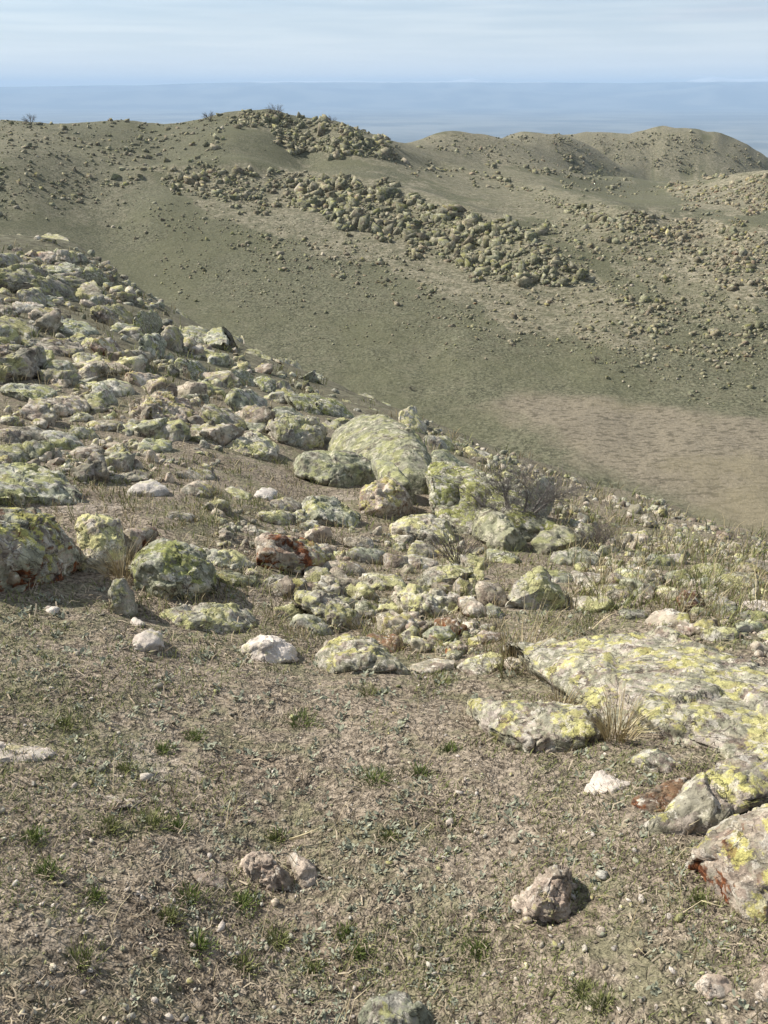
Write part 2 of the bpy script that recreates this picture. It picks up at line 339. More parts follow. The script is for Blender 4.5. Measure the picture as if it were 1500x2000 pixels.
MR['dome'] = rock_material('dome_rock', 4.0, (.27, .265, .23), (.20, .195, .17), .34, .05, .6, .7, .05, bumpd=.010, ycol=(.36, .37, .18), dark=(.88, .88, .80))

# ------------------------------------------------------------------ mesh helpers
def mesh_np(name, V, F, smooth=False):
    """V (n,3); F (m,k) with one k"""
    me = bpy.data.meshes.new(name); V = np.asarray(V, np.float32); F = np.asarray(F, np.int32); m, k = F.shape
    me.vertices.add(len(V)); me.vertices.foreach_set('co', V.ravel()); me.loops.add(m*k); me.loops.foreach_set('vertex_index', F.ravel())
    me.polygons.add(m); me.polygons.foreach_set('loop_start', np.arange(0, m*k, k, dtype=np.int32)); me.polygons.foreach_set('loop_total', np.full(m, k, np.int32))
    me.update(calc_edges=True)
    if smooth: me.polygons.foreach_set('use_smooth', np.ones(m, bool))
    return me
def link(name, me, mat=None, parent=None, **props):
    if mat is not None and not me.materials: me.materials.append(mat)
    o = bpy.data.objects.new(name, me); C.objects.link(o)
    if parent is not None: o.parent = parent
    for k, v in props.items():
        if v is not None: o[k] = v
    return o
def ico(sub):
    import bmesh
    bm = bmesh.new(); bmesh.ops.create_icosphere(bm, subdivisions=sub, radius=1)
    V = np.array([v.co[:] for v in bm.verts]); F = np.array([[v.index for v in f.verts] for f in bm.faces]); bm.free(); return V, F
ICO = {s: ico(s) for s in (1, 2, 3, 4, 5, 6, 7)}

# ------------------------------------------------------------------ the ground: one sheet to the horizon
def build_ground():
    th = np.radians(np.linspace(-52, 52, 490)); th2 = np.radians(np.linspace(52, 308, 66))[1:-1]; th = np.r_[th, th2]
    r = np.r_[np.exp(np.linspace(math.log(.3), math.log(300), 760)), np.exp(np.linspace(math.log(300), math.log(3000), 70))[1:], np.exp(np.linspace(math.log(3000), math.log(45000), 60))[1:]]
    R, T = np.meshgrid(r, th, indexing='ij'); X = R*np.sin(T); Y = R*np.cos(T)
    Z = H(X, Y)
    nr, nt = R.shape; V = np.stack([X, Y, Z], -1).reshape(-1, 3)
    i = np.arange(nr-1)[:, None]*nt; j = np.arange(nt)[None]; j2 = (j+1) % nt
    F = np.stack([i+j, i+nt+j, i+nt+j2, i+j2], -1).reshape(-1, 4)[:, ::-1]
    V = np.r_[V, [[0, 0, float(Z[0].mean())]]]
    me = mesh_np('ground', V, F, True)
    import bmesh
    # attribute: R = dry brown field, G = turf, B = stony ground
    px, py, vis = project(V)
    field = [(960,790),(1080,782),(1250,788),(1400,805),(1560,830),(1700,900),(1700,1120),(1500,1055),(1400,1010),(1300,965),(1200,930),(1120,890),(1050,850),(985,815)]
    rr = np.hypot(V[:, 0], V[:, 1])
    jx = px+(30*vn2(V[:, 0]/7, V[:, 1]/7, 3)+20*vn2(V[:, 0]/2, V[:, 1]/2, 6)); jy = py+14*vn2(V[:, 0]/7, V[:, 1]/7, 4)+9*vn2(V[:, 0]/2, V[:, 1]/2, 7)
    fm = (inpoly(jx, jy, field) & (rr > 40) & (rr < 110)).astype(float)
    # soften over the plan by sampling neighbours in the picture
    acc = fm*0
    for dx, dy in ((0,0),(25,4),(-25,-4),(0,9),(0,-9),(14,-6),(-14,6),(40,0),(-40,0)):
        acc += (inpoly(jx+dx, jy+dy, field) & (rr > 40) & (rr < 110))
    fm = acc/9
    A = np.zeros((len(V), 4), np.float32); A[:, 0] = fm; A[:, 3] = 1
    A[:, 1] = .75*sstep(rr, 4, 20)+.25*sstep(rr, 20, 50)
    st = np.zeros(len(V))
    for poly, wt_ in STONY: st = np.maximum(st, wt_*inpoly(jx, jy, poly)*(rr > 40))
    A[:, 2] = st
    at = me.attributes.new('mask', 'FLOAT_COLOR', 'POINT'); at.data.foreach_set('color', A.ravel())
    n = NT('ground_cover')
    m = n.sep(n.attr('mask'))
    P = n.pos
    # near soil, litter and turf
    f1 = n.noise(9, 8, .7, P); f2 = n.noise(45, 6, .7, P); f3 = n.noise(1.3, 5, .6, P); f4 = n.noise(170, 3, .7, P)
    soil = n.mix(n.ramp(f2, .36, .64), (.085, .067, .048), (.43, .355, .27))
    soil = n.mix(n.ramp(f4, .55, .72, 0, .7), soil, (.38, .32, .245))
    soil = n.mix(n.ramp(n.math('ADD', f1, n.math('MULTIPLY', f3, .3)), .60, .74, 0, .6), soil, (.32, .26, .20))
    soil = n.mix(n.ramp(n.noise(2.6, 6, .65, n.vmath('ADD', P, (3, 9, 0))), .50, .66, 0, .7), soil, n.mix(n.ramp(f2, .4, .6), (.055, .042, .030), (.24, .185, .135)))
    soil = n.mix(n.ramp(n.noise(1.7, 7, .65, n.vmath('ADD', P, (13, 4, 0))), .60, .66, 0, .6), soil, n.mix(n.ramp(f2, .4, .6), (.30, .25, .20), (.52, .45, .37)))
    green = n.mix(n.ramp(f2, .35, .62), (.06, .07, .03), (.23, .225, .12))
    near = n.mix(n.ramp(n.math('ADD', n.math('MULTIPLY', f1, .6), n.math('MULTIPLY', f3, .5)), .53, .62, 0, .6), soil, green)
    # distant turf
    g1 = n.noise(.05, 5, .6, P); g2 = n.noise(.6, 6, .65, P); g3 = n.noise(3.2, 5, .7, P)
    turf = n.mix(n.ramp(g3, .38, .62), (.056, .056, .035), (.165, .162, .105)); g4 = n.noise(1.5, 7, .75, P); turf = n.mix(n.ramp(g4, .56, .68, 0, .75), turf, (.29, .28, .19)); turf = n.mix(n.ramp(g4, .44, .34, 0, .7), turf, (.05, .05, .034))
    turf = n.mix(n.ramp(g2, .45, .65, 0, .4), turf, (.17, .155, .105))
    turf = n.mix(n.ramp(g1, .42, .62, 0, .55), turf, (.115, .115, .066))
    stony = n.mix(n.ramp(n.noise(1.6, 6, .7, P), .42, .6), (.15, .135, .09), (.34, .30, .22))
    turf = n.mix(n.math('MULTIPLY', m[2], n.ramp(g2, .35, .6, .25, 1)), turf, stony)
    # dry brown field with darker ridged clods
    sq = n.vmath('MULTIPLY', P, (.8, 1.7, 1.0)); c1 = n.noise(1.4, 5, .62, sq)
    fld = n.mix(n.ramp(c1, .40, .49), (.115, .10, .072), n.mix(n.ramp(g3, .35, .65), (.175, .152, .11), (.245, .21, .155)))
    fld = n.mix(n.ramp(g1, .42, .58, 0, .6), fld, (.22, .19, .12))
    turf = n.mix(m[0], turf, fld)
    # far plain and the mountains beyond it; part of the haze's blue is in their colour
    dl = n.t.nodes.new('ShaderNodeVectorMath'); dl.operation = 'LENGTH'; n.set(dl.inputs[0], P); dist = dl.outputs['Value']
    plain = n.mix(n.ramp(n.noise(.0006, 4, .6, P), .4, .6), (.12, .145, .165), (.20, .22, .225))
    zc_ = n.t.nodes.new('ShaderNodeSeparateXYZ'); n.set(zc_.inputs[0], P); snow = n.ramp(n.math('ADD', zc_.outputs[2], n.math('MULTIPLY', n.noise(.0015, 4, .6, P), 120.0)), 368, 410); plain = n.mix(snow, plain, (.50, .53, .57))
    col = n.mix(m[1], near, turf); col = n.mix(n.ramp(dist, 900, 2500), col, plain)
    b = n.bump(f1, .5, .03); b = n.bump(f2, .8, .012, b); b = n.bump(f4, .6, .004, b)
    b = n.bump(g3, .6, .12, b); b = n.bump(g4, .8, .22, b)
    link('ground', me, n.done(col, b), kind='structure')
def project(V):
    d = V-np.array([0, 0, CZ]); zd = d[:, 1]*cp-d[:, 2]*sp; zd_ = np.where(zd > .01, zd, .01)
    return 750+FPX*d[:, 0]/zd_, 1000-FPX*(d[:, 1]*sp+d[:, 2]*cp)/zd_, zd > .01
STONY = [([(280,325),(560,325),(800,360),(980,415),(1120,500),(1300,640),(1250,690),(1000,640),(800,540),(600,480),(430,420)], .7),
         ([(430,225),(760,260),(1000,330),(1280,430),(1500,520),(1500,640),(1350,640),(1150,480),(900,370),(600,290)], .55),
         ([(1200,405),(1500,440),(1500,620),(1300,520)], .9), ([(1290,360),(1500,340),(1500,420),(1350,400)], .9),
         ([(0,235),(300,300),(250,440),(0,420)], .3), ([(770,262),(1050,250),(1330,245),(1520,300),(1520,345),(1200,345),(1000,330)], .7)]
build_ground()

# ------------------------------------------------------------------ traced boulders
HEROPOLY = []
LAND = []
def place_words(x, y, skip=0):
    d = sorted(((x-a)**2+((y-b)*1.3)**2, s, a, b) for s, a, b in LAND)
    _, s, a, b = d[skip]; dx, dy = x-a, y-b
    if abs(dx) > abs(dy)*1.3: w = 'left of' if dx < 0 else 'right of'
    else: w = 'behind' if dy < 0 else 'in front of'
    if abs(dx) > 60 and abs(dy) > 35 and abs(dx)/abs(dy) < 2.5: w = ('behind and left of' if dx < 0 else 'behind and right of') if dy < 0 else ('below and left of' if dx < 0 else 'below and right of')
    return w, s
def hero(label, poly, mat, flat=.45, thick=.45, sub=4, cuts=None, seed=1, name='boulder', rough=1.0, back=0.0, ncut=9, group=None, cat='boulder', box=2.6, ndet=1.0, short=None, closer=0.0, sink=.22, fac=1.0):
    poly = np.array(poly, float)
    cx = .5*(poly[:, 0].min()+poly[:, 0].max()); yt, yb = poly[:, 1].min(), poly[:, 1].max()
    cy = .5*(yt+yb)
    # make the outline star-shaped about its centroid
    a = np.roll(poly, -1, 0); cr_ = poly[:, 0]*a[:, 1]-a[:, 0]*poly[:, 1]; ar = cr_.sum()/2
    gx = ((poly[:, 0]+a[:, 0])*cr_).sum()/(6*ar); gy = ((poly[:, 1]+a[:, 1])*cr_).sum()/(6*ar)
    # radius by angle
    K = 180; ang = np.linspace(-pi, pi, K, endpoint=False); rad = np.zeros(K)
    for i in range(len(poly)):
        p1 = poly[i]-(gx, gy); p2 = poly[(i+1) % len(poly)]-(gx, gy); e = p2-p1
        dx, dy = np.cos(ang), np.sin(ang); den = dx*e[1]-dy*e[0]; den = np.where(abs(den) < 1e-9, 1e-9, den)
        t = (p1[0]*e[1]-p1[1]*e[0])/den; s = (p1[0]*dy-p1[1]*dx)/den
        ok = (t > 0) & (s >= -1e-6) & (s <= 1+1e-6); rad = np.where(ok, np.maximum(rad, t), rad)
    rad = np.where(rad > 0, rad, rad[rad > 0].mean())
    k5 = np.array([1, 2, 3, 2, 1])/9.; rad = sum(np.roll(rad, i-2)*k5[i] for i in range(5))
    _, zb = hits(gx, yb); zb = np.minimum(zb, hits(gx, yb+14)[1]*1.25); _, zt = hits(gx, yt+ .1*(yb-yt))
    zb = float(zb[0])*(1+back); zt = float(min(zt[0], zb*2.2)); zt = max(zt, zb)
    iz_b, iz_t = 1/zb, 1/(zb+(zt-zb)*flat)
    if sub >= 5 or poly[:, 0].max()-poly[:, 0].min() > 105: sub = min(7, sub+1)
    V, F = ICO[sub]; V = V.copy()
    rho = np.hypot(V[:, 0], V[:, 1]); phi = np.arctan2(-V[:, 1], V[:, 0])
    pw = (rho**box+abs(V[:, 2])**box)**(-1/box); rho2 = rho*pw; c2 = V[:, 2]*pw
    R = np.interp(phi, np.r_[ang, pi], np.r_[rad, rad[0]])
    px = gx+np.cos(phi)*R*rho2; py = gy+np.sin(phi)*R*rho2
    low = poly[poly[:, 1] > gy]; lx = np.clip(low[:, 0], -60, 1560)
    _, zl = hits(lx, low[:, 1]); cc_ = (iz_t-iz_b)/(yb-yt); zl = np.clip(zl, zb*.6, zb*1.35); res = 1/zl-cc_*(yb-low[:, 1]); dxl = lx-gx
    bb_ = float((dxl*(res-res.mean())).sum()/((dxl**2).sum()+1)) if len(low) > 2 else 0.0
    half = .5*(poly[:, 0].max()-poly[:, 0].min()); bb_ = float(np.clip(bb_, -.3*iz_b/half, .3*iz_b/half)); iz_b = float((res-bb_*dxl).mean())
    dn = np.sin(-phi); py = gy+(py-gy)*(1+sink*np.clip((py-gy)/(yb-gy+1e-6), 0, 1))
    zd = 1/np.maximum(iz_b+cc_*(yb-py)+bb_*(px-gx), .45*iz_b)
    P = ray(px, py)*zd[:, None]; P[:, 2] += CZ
    zc = 1/(iz_b+cc_*(yb-gy)); ctr = ray(gx, gy)*zc; ctr = ctr+np.array([0, 0, CZ])
    wid = (poly[:, 0].max()-poly[:, 0].min())/FPX*zc; hei = (yb-yt)/FPX*zc; size = math.sqrt(wid*hei)
    vd = ray(gx, gy); vd = vd/np.linalg.norm(vd); t = thick*size
    Q = P+vd*(c2*t)[:, None]
    Q += vd*(t*.55)                                     # sits back, so that its near face meets the ground at the outline's foot
    Q[:, 2] -= np.clip(c2, 0, 1)*size*(.35 if flat > .5 else .12)       # walls run down into the soil
    Q -= ctr
    rs = np.random.default_rng(seed)
    cuts = list(cuts or [])
    base_cuts = [((rs.normal(0, .2), -.15+rs.normal(0, .15), 1), .78+.3*max(0, .5-flat)), ((-.35+rs.normal(0, .25), -1, .25+rs.normal(0, .2)), 1-.26*max(0, 1-1.4*flat)), ((.9, -.55+rs.normal(0, .2), .2), .92), ((-.8, -.5, .5), .92)]
    for _ in range(int(ncut*min(1, rough*1.2))):
        v = rs.normal(0, .62, 3)-vd*1.0; base_cuts.append((tuple(v), rs.uniform(.62, .92)))
    for nrm, fr in cuts+base_cuts:
        nn = np.array(nrm, float); nn /= np.linalg.norm(nn); d = Q@nn; Lm = d.max()*fr; ov = np.clip(d-Lm, 0, None); Q -= nn*(ov*.97)[:, None]
    # relief
    fn = np.cross(Q[F[:, 1]]-Q[F[:, 0]], Q[F[:, 2]]-Q[F[:, 0]]); nv = np.zeros_like(Q)
    for k_ in range(3): np.add.at(nv, F[:, k_], fn)
    nv /= np.linalg.norm(nv, axis=1)[:, None]+1e-12
    if (nv*(V[:, :1]*0+Q)).sum() < 0: nv = -nv; F = F[:, ::-1]
    W = (Q+ctr)/size+seed
    Ww = W+np.stack([fbm3(W*2.5+9*k, 2, seed+k) for k in (1, 2, 3)], -1)*.12
    a1 = fbm3(W*1.7, 2, seed*7)*.03; a2 = fbm3(W*6, 3, seed*7+3)*.026; a3 = fbm3(W*22, 3, seed*7+5)*.012*ndet
    c1 = chunk(Ww*2.3, seed*3)*.09; c2 = chunk(Ww*5.5, seed*3+1)*.045 + (chunk(Ww*13, seed*3+2)*.012 if sub >= 6 else 0)
    Q += nv*((a1+a2*.8+a3+(c1+c2)*fac*.8)*size*rough*.82)[:, None]
    me = mesh_np(name, Q, F, True)
    o = link(name, me, MR[mat] if isinstance(mat, str) else mat, label=label, category=cat, group=group); o.location = ctr
    HEROPOLY.append(poly)
    if short: LAND.append((short, gx, gy))
    return o

B = 'boulder'
hero('broad flat slab crusted with bright yellow lichen, at right edge of the foreground',
 [(965,1222),(1010,1196),(1140,1190),(1230,1215),(1330,1248),(1430,1282),(1640,1330),(1640,1570),(1450,1560),(1350,1535),(1262,1500),(1190,1430),(1110,1362),(1050,1318),(1030,1285),(985,1265)], 'slab', .70, .2, 6, seed=3, box=3.6, back=-.02, rough=.6, fac=.9, short='the broad yellow slab', name='rock_slab')
hero('long pale slab with lemon lichen patches lying in front of the broad slab',
 [(908,1368),(950,1362),(1040,1374),(1150,1388),(1180,1425),(1196,1475),(1190,1492),(1100,1482),(1020,1462),(930,1452),(936,1412)], 'slab', .55, .35, 5, seed=5, box=3, short='the long pale slab', name='rock_slab')
hero('upper half of the cracked boulder at the right edge, yellow lichen on top',
 [(1256,1615),(1300,1585),(1345,1545),(1385,1500),(1450,1478),(1620,1470),(1620,1555),(1500,1562),(1440,1590),(1395,1622),(1370,1680),(1335,1712),(1285,1668)], 'slab_yellow', .5, .22, 5, back=.02, seed=8, box=3, rough=.75, short='the cracked boulder')
hero('lower half of the cracked boulder, white and yellow crust over rusty rock',
 [(1340,1690),(1385,1630),(1440,1596),(1510,1572),(1640,1570),(1640,1860),(1540,1835),(1475,1800),(1400,1752),(1345,1715)], 'slab_rust', .35, .5, 5, seed=9, box=3, rough=.75, closer=.02)
hero('thin rust-brown plate of rock tilted against the cracked boulder',
 [(1216,1586),(1240,1556),(1300,1526),(1362,1514),(1379,1546),(1330,1572),(1272,1597),(1225,1594)], 'plate', .15, .16, 5, seed=11, box=3.4, back=-.14, sink=.05, rough=.5, name='rock_plate', short='the rusty plate', cat='rock plate')
hero('small yellow-spotted stone between the broad slab and the rusty plate',
 [(1232,1480),(1262,1462),(1302,1468),(1330,1492),(1340,1512),(1300,1524),(1250,1510)], 'slab', .5, .4, 4, seed=12)
hero('low whitish stone just left of the rusty plate',
 [(1133,1545),(1160,1512),(1180,1506),(1205,1522),(1252,1530),(1245,1550),(1165,1556)], 'white_close', .7, .3, 4, seed=13, name='stone', cat='stone')
hero('lumpy pale stone with a white top alone on the foreground turf',
 [(1000,1775),(1020,1745),(1058,1715),(1082,1692),(1110,1700),(1130,1735),(1122,1770),(1112,1808),(1080,1818),(1040,1806)], 'bare', .3, .6, 5, seed=14, rough=1.6, short='the lumpy lone stone', name='stone', cat='stone')
hero('tan earthy lump half buried in the foreground turf',
 [(450,1690),(490,1670),(530,1672),(555,1705),(590,1730),(585,1755),(545,1745),(490,1722),(455,1712)], 'bare', .4, .45, 5, seed=15, rough=1.7, name='stone', cat='stone', short='the tan earthy lump')
hero('small knobbly stone touching the tan earthy lump on its right',
 [(545,1682),(575,1666),(605,1675),(628,1712),(622,1740),(590,1735),(565,1710)], 'bare', .3, .55, 4, seed=16, rough=1.6, name='stone', cat='stone')
hero('flat tan stone flush with the soil left of the tan earthy lump',
 [(375,1712),(410,1700),(445,1712),(452,1735),(425,1746),(385,1738)], 'bare', .8, .25, 4, seed=17, name='stone', cat='stone')
hero('white crumbly rock streak breaking the turf at the left edge',
 [(-60,1450),(0,1446),(60,1455),(100,1462),(135,1480),(125,1502),(85,1495),(40,1490),(-60,1500)], 'white_close', .6, .3, 5, seed=18, rough=.9, back=-.03, name='rock_outcrop', cat='rock', short='the white rock streak')
hero('worn pinkish outcrop level with the turf below the white rock streak',
 [(128,1560),(160,1545),(220,1530),(260,1522),(330,1534),(368,1552),(340,1572),(270,1575),(240,1592),(170,1580)], 'bare', .85, .14, 5, seed=19, rough=.7, back=-.045, name='rock_outcrop', cat='rock', short='the pinkish worn outcrop')
hero('grey stone in the turf at the bottom edge of the picture',
 [(690,1985),(720,1955),(770,1945),(820,1962),(850,1990),(840,2030),(760,2040),(700,2030)], 'grey_close', .4, .5, 4, seed=20, rough=1.5, name='stone', cat='stone')
hero('pinkish stone in the bottom right corner next to a paler one',
 [(1350,1925),(1375,1905),(1420,1905),(1440,1925),(1425,1948),(1375,1950)], 'bare', .5, .45, 4, seed=21, name='stone', cat='stone')
hero('pale rough stone cut by the bottom right edge of the picture',
 [(1462,1925),(1490,1890),(1560,1885),(1560,1960),(1490,1965)], 'bare', .4, .5, 4, seed=22, name='stone', cat='stone')
hero('clean white rounded stone on the turf in front of the mossy boulder',
 [(258,1258),(262,1242),(285,1232),(312,1231),(326,1252),(323,1272),(298,1286),(268,1280)], 'white_close', .3, .6, 4, seed=23, name='stone', cat='stone', short='the clean white stone')
hero('whitish stone with an orange lichen corner left of the wedge boulder',
 [(470,1268),(488,1242),(510,1238),(545,1246),(580,1264),(584,1288),(548,1304),(500,1297)], 'white_close', .4, .5, 5, seed=24, short='the orange-cornered stone')
hero('small tan stone on bare soil under the left-edge boulder',
 [(84,1192),(102,1182),(118,1188),(114,1199),(92,1202)], 'white_close', .5, .5, 3, seed=25, name='stone', cat='stone')
hero('small pale stone below the upright speckled rock',
 [(250,1216),(262,1205),(285,1208),(282,1225),(260,1228)], 'white_close', .5, .5, 3, seed=26, name='stone', cat='stone')
hero('low pale slab with a mossy right end in front of the mossy boulder',
 [(298,1198),(340,1183),(400,1181),(455,1180),(490,1198),(505,1222),(450,1238),(400,1243),(340,1226)], 'yellow_close', .5, .4, 5, seed=27, short='the low mossy-ended slab')
hero('big dark weathered boulder with red streaks at the left edge',
 [(-110,1020),(-40,1004),(20,1000),(90,996),(150,1008),(172,1050),(166,1095),(125,1140),(60,1172),(-20,1182),(-110,1180)], 'rust_strong', .2, .6, 6, seed=28, cuts=[((-.1, -.9, -.35), .55)], short='the left-edge boulder')
hero('upright rock coated in yellow-green lichen beside the left-edge boulder',
 [(150,1012),(195,1002),(236,1010),(246,1055),(244,1108),(205,1132),(165,1138),(150,1085)], 'yellow', .15, .6, 5, seed=29, short='the yellow-green upright rock')
hero('small overhanging stone with a rust-red underside behind the mossy boulder',
 [(238,1038),(265,1030),(300,1030),(314,1044),(290,1060),(268,1078),(256,1112),(240,1108)], 'rust', .2, .6, 4, seed=30)
hero('dark mossy boulder with a bright green-yellow right shoulder',
 [(256,1105),(272,1066),(315,1050),(362,1060),(396,1080),(412,1112),(432,1172),(360,1190),(290,1185),(262,1145)], 'mossy', .2, .65, 5, seed=31, cuts=[((0, -1, 0), .55)], short='the mossy boulder')
hero('low stone thick with lemon lichen behind the mossy boulder',
 [(385,1082),(415,1072),(442,1066),(480,1084),(502,1106),(450,1114),(404,1106)], 'yellow', .5, .4, 4, seed=32)
hero('flat grey ledge right of the mossy boulder',
 [(405,1112),(450,1116),(505,1130),(500,1148),(450,1150),(420,1140)], 'grey', .6, .3, 4, seed=33, name='rock_ledge', cat='rock')
hero('upright speckled rock standing in front of the mossy boulder',
 [(222,1132),(242,1128),(262,1158),(268,1196),(245,1212),(220,1198),(214,1155)], 'yellow_close', .1, .6, 4, seed=34, short='the upright speckled rock')
hero('long rusty boulder with orange-red underside in the centre left',
 [(497,1048),(540,1040),(600,1054),(640,1078),(662,1112),(610,1128),(540,1128),(502,1112)], 'rust_orange', .25, .55, 5, seed=35, cuts=[((.3, -1, -.4), .6)], short='the long rusty boulder')
hero('wide pale grey slab with a dark slot at the left edge of the hillside',
 [(-90,910),(0,910),(80,912),(130,932),(165,968),(172,1002),(100,1006),(0,1003),(-90,1000)], 'grey', .55, .4, 5, seed=36, short='the slotted grey slab', name='rock_slab')
hero('dumpy stone with one white face and one dark face on the grassy shelf',
 [(240,965),(262,945),(300,935),(325,950),(330,968),(290,975),(255,975)], 'white', .4, .5, 4, seed=37, name='stone', cat='stone', short='the half-white stone')
hero('pale pitted stone on the grassy shelf, the upper of two touching',
 [(325,935),(345,920),(385,912),(418,920),(424,935),(395,945),(345,945)], 'pale', .6, .4, 4, seed=38, name='stone', cat='stone')
hero('pale pitted stone on the grassy shelf, the lower of two touching',
 [(348,965),(362,945),(390,936),(415,945),(422,965),(395,977),(362,974)], 'pale', .5, .45, 4, seed=39, name='stone', cat='stone', short='the pitted pair')
hero('oval yellow-green stone lying flat on the grassy shelf',
 [(435,958),(450,948),(480,957),(495,975),(470,982),(445,975)], 'yellow', .7, .35, 3, seed=40, name='stone', cat='stone')
hero('small whitish angular stone right of the oval yellow-green stone',
 [(492,975),(505,955),(530,950),(545,960),(530,978),(505,985)], 'white', .4, .5, 3, seed=41, name='stone', cat='stone')
hero('low boulder with a bright yellow face sloping to the grassy shelf',
 [(420,885),(450,862),(490,845),(530,850),(548,868),(535,895),(480,897),(435,893)], 'yellow', .4, .5, 5, seed=42, short='the sloping yellow boulder')
hero('knobbly yellow-crusted boulder left of the domed boulder',
 [(518,862),(528,828),(555,806),(618,816),(634,842),(625,868),(590,888),(545,885)], 'yellow', .25, .6, 5, seed=43, rough=1.3, short='the knobbly yellow boulder')
hero('great rounded domed boulder, grey-green and smooth, in the central cluster',
 [(632,880),(655,838),(698,812),(745,806),(792,824),(820,850),(842,885),(858,940),(850,1000),(815,985),(770,955),(720,925),(665,905)], 'dome', .15, .7, 6, seed=44, rough=.38, fac=.9, ncut=8, box=2.3, short='the domed boulder')
hero('rounded low boulder with a shaded mossy front, left of the domed boulder',
 [(540,908),(575,886),(640,876),(700,884),(728,902),(735,940),(702,970),(655,966),(610,942),(560,925)], 'dome', .25, .6, 5, seed=45, rough=.9, short='the mossy-fronted boulder')
hero('leaning grey-green slab between the domed boulder and the pinkish block',
 [(725,895),(770,905),(800,938),(828,1000),(800,1002),(762,968),(735,935)], 'dome', .1, .4, 4, seed=46, rough=.8, name='rock_slab', closer=.02)
hero('blocky boulder with a pinkish lit left face, front of the central cluster',
 [(703,992),(706,958),(728,936),(768,932),(796,958),(822,998),(792,1010),(752,1034),(716,1022)], 'rust', .1, .6, 5, seed=47, rough=.9, cuts=[((.55, -.8, .1), .62)], short='the blocky pinkish boulder')
hero('upper leaning slab on the right side of the central cluster',
 [(838,930),(898,920),(932,940),(966,975),(968,996),(905,1016),(862,978)], 'dome', .2, .4, 5, back=-.05, seed=48, rough=.7, name='rock_slab')
hero('long grey-green slab sliding down to the right from the central cluster',
 [(925,1000),(965,988),(1000,1022),(1038,1068),(1028,1090),(978,1090),(925,1045)], 'dome', .1, .4, 5, back=-.05, seed=49, rough=.8, name='rock_slab', short='the sliding slab')
hero('pointed pale rock standing behind the bare hawthorn-like bush',
 [(994,1012),(1014,960),(1058,930),(1084,932),(1080,992),(1048,1050),(1002,1036)], 'grey', .05, .4, 5, back=-.05, ncut=4, seed=50, rough=.8, cuts=[((.8, -.6, 0), .6)], short='the pointed pale rock')
hero('rounded grey-green boulder at the foot of the pointed pale rock',
 [(1035,1062),(1058,1034),(1100,1028),(1138,1046),(1142,1072),(1100,1090),(1045,1090)], 'dome', .25, .55, 4, seed=51)
hero('low grey boulder lying in shade below the sliding slab',
 [(1056,1100),(1085,1078),(1130,1068),(1168,1080),(1176,1102),(1150,1114),(1070,1114)], 'grey', .4, .5, 4, seed=52)
hero('long smooth stone with yellow top behind the brown twiggy bush',
 [(752,1032),(790,1010),(842,1004),(875,1018),(890,1055),(870,1075),(810,1058),(765,1045)], 'yellow', .3, .5, 5, seed=53, rough=.8)
hero('dark-fronted slab with a pinkish rim left of the blocky pinkish boulder',
 [(586,980),(610,970),(655,975),(705,1012),(698,1034),(650,1042),(612,1022)], 'grey', .3, .45, 5, seed=54)
hero('small stone dusted yellow below the blocky pinkish boulder',
 [(792,1075),(810,1056),(845,1062),(862,1085),(835,1098),(805,1095)], 'yellow', .4, .5, 4, seed=55)
hero('flat pale stone in the middle of the rubble below the cluster',
 [(752,1052),(765,1044),(812,1044),(806,1060),(770,1068)], 'pale', .6, .4, 3, seed=56)
hero('pyramid-shaped boulder with bright yellow lichen, above the broad slab',
 [(985,1185),(1005,1140),(1030,1122),(1058,1104),(1080,1135),(1110,1160),(1120,1182),(1060,1198),(1005,1200)], 'yellow', .15, .55, 5, seed=57, rough=.9, short='the pyramid boulder')
hero('pale boulder with yellow cap left of the brown twiggy bush foot',
 [(812,1135),(835,1108),(880,1100),(918,1108),(932,1125),(905,1142),(850,1156),(822,1150)], 'yellow', .35, .5, 5, seed=58, short='the yellow-capped pale boulder')
hero('lumpy yellow boulder over a dark reddish hollow',
 [(752,1168),(775,1146),(820,1152),(860,1158),(902,1168),(905,1195),(870,1215),(815,1222),(775,1200)], 'yellow', .3, .5, 5, seed=59, rough=1.4, short='the lumpy yellow boulder')
hero('small rounded grey stone sitting in the grassy hollow',
 [(824,1240),(845,1222),(875,1222),(890,1240),(882,1256),(845,1260)], 'grey_close', .3, .6, 4, seed=60, name='stone', cat='stone')
hero('knobbly yellow ledge behind the wedge boulder',
 [(555,1165),(600,1156),(655,1160),(692,1188),(704,1225),(672,1252),(640,1225),(600,1190)], 'yellow_close', .3, .45, 5, seed=61, rough=1.3, short='the knobbly yellow ledge')
hero('broad wedge boulder bright with pale yellow crust, lower centre',
 [(616,1285),(640,1256),(680,1240),(728,1250),(770,1276),(800,1312),(792,1330),(720,1332),(660,1322),(622,1304)], 'slab', .35, .45, 5, seed=62, short='the wedge boulder')
hero('dark brown stone coloured as a shaded hollow behind the wedge boulder',
 [(702,1248),(730,1236),(775,1244),(800,1268),(790,1284),(748,1272)], 'plate', .4, .4, 4, seed=63)  # the overhang's dark hollow is painted as this stone's colour
hero('flat grey stone right of the wedge boulder',
 [(795,1306),(835,1290),(880,1286),(898,1296),(870,1316),(815,1322)], 'pale_close', .6, .35, 4, seed=64, name='stone', cat='stone')
hero('pale cream stone at the foot of the dry grass tussock',
 [(880,1312),(915,1290),(960,1274),(982,1284),(986,1304),(960,1322),(910,1324)], 'yellow_close', .4, .45, 4, seed=65, name='stone', cat='stone')
hero('thin rusty-edged stone arching over a dark gap',
 [(898,1262),(915,1246),(945,1234),(985,1234),(988,1252),(945,1256),(915,1272)], 'rust', .4, .35, 4, seed=66)
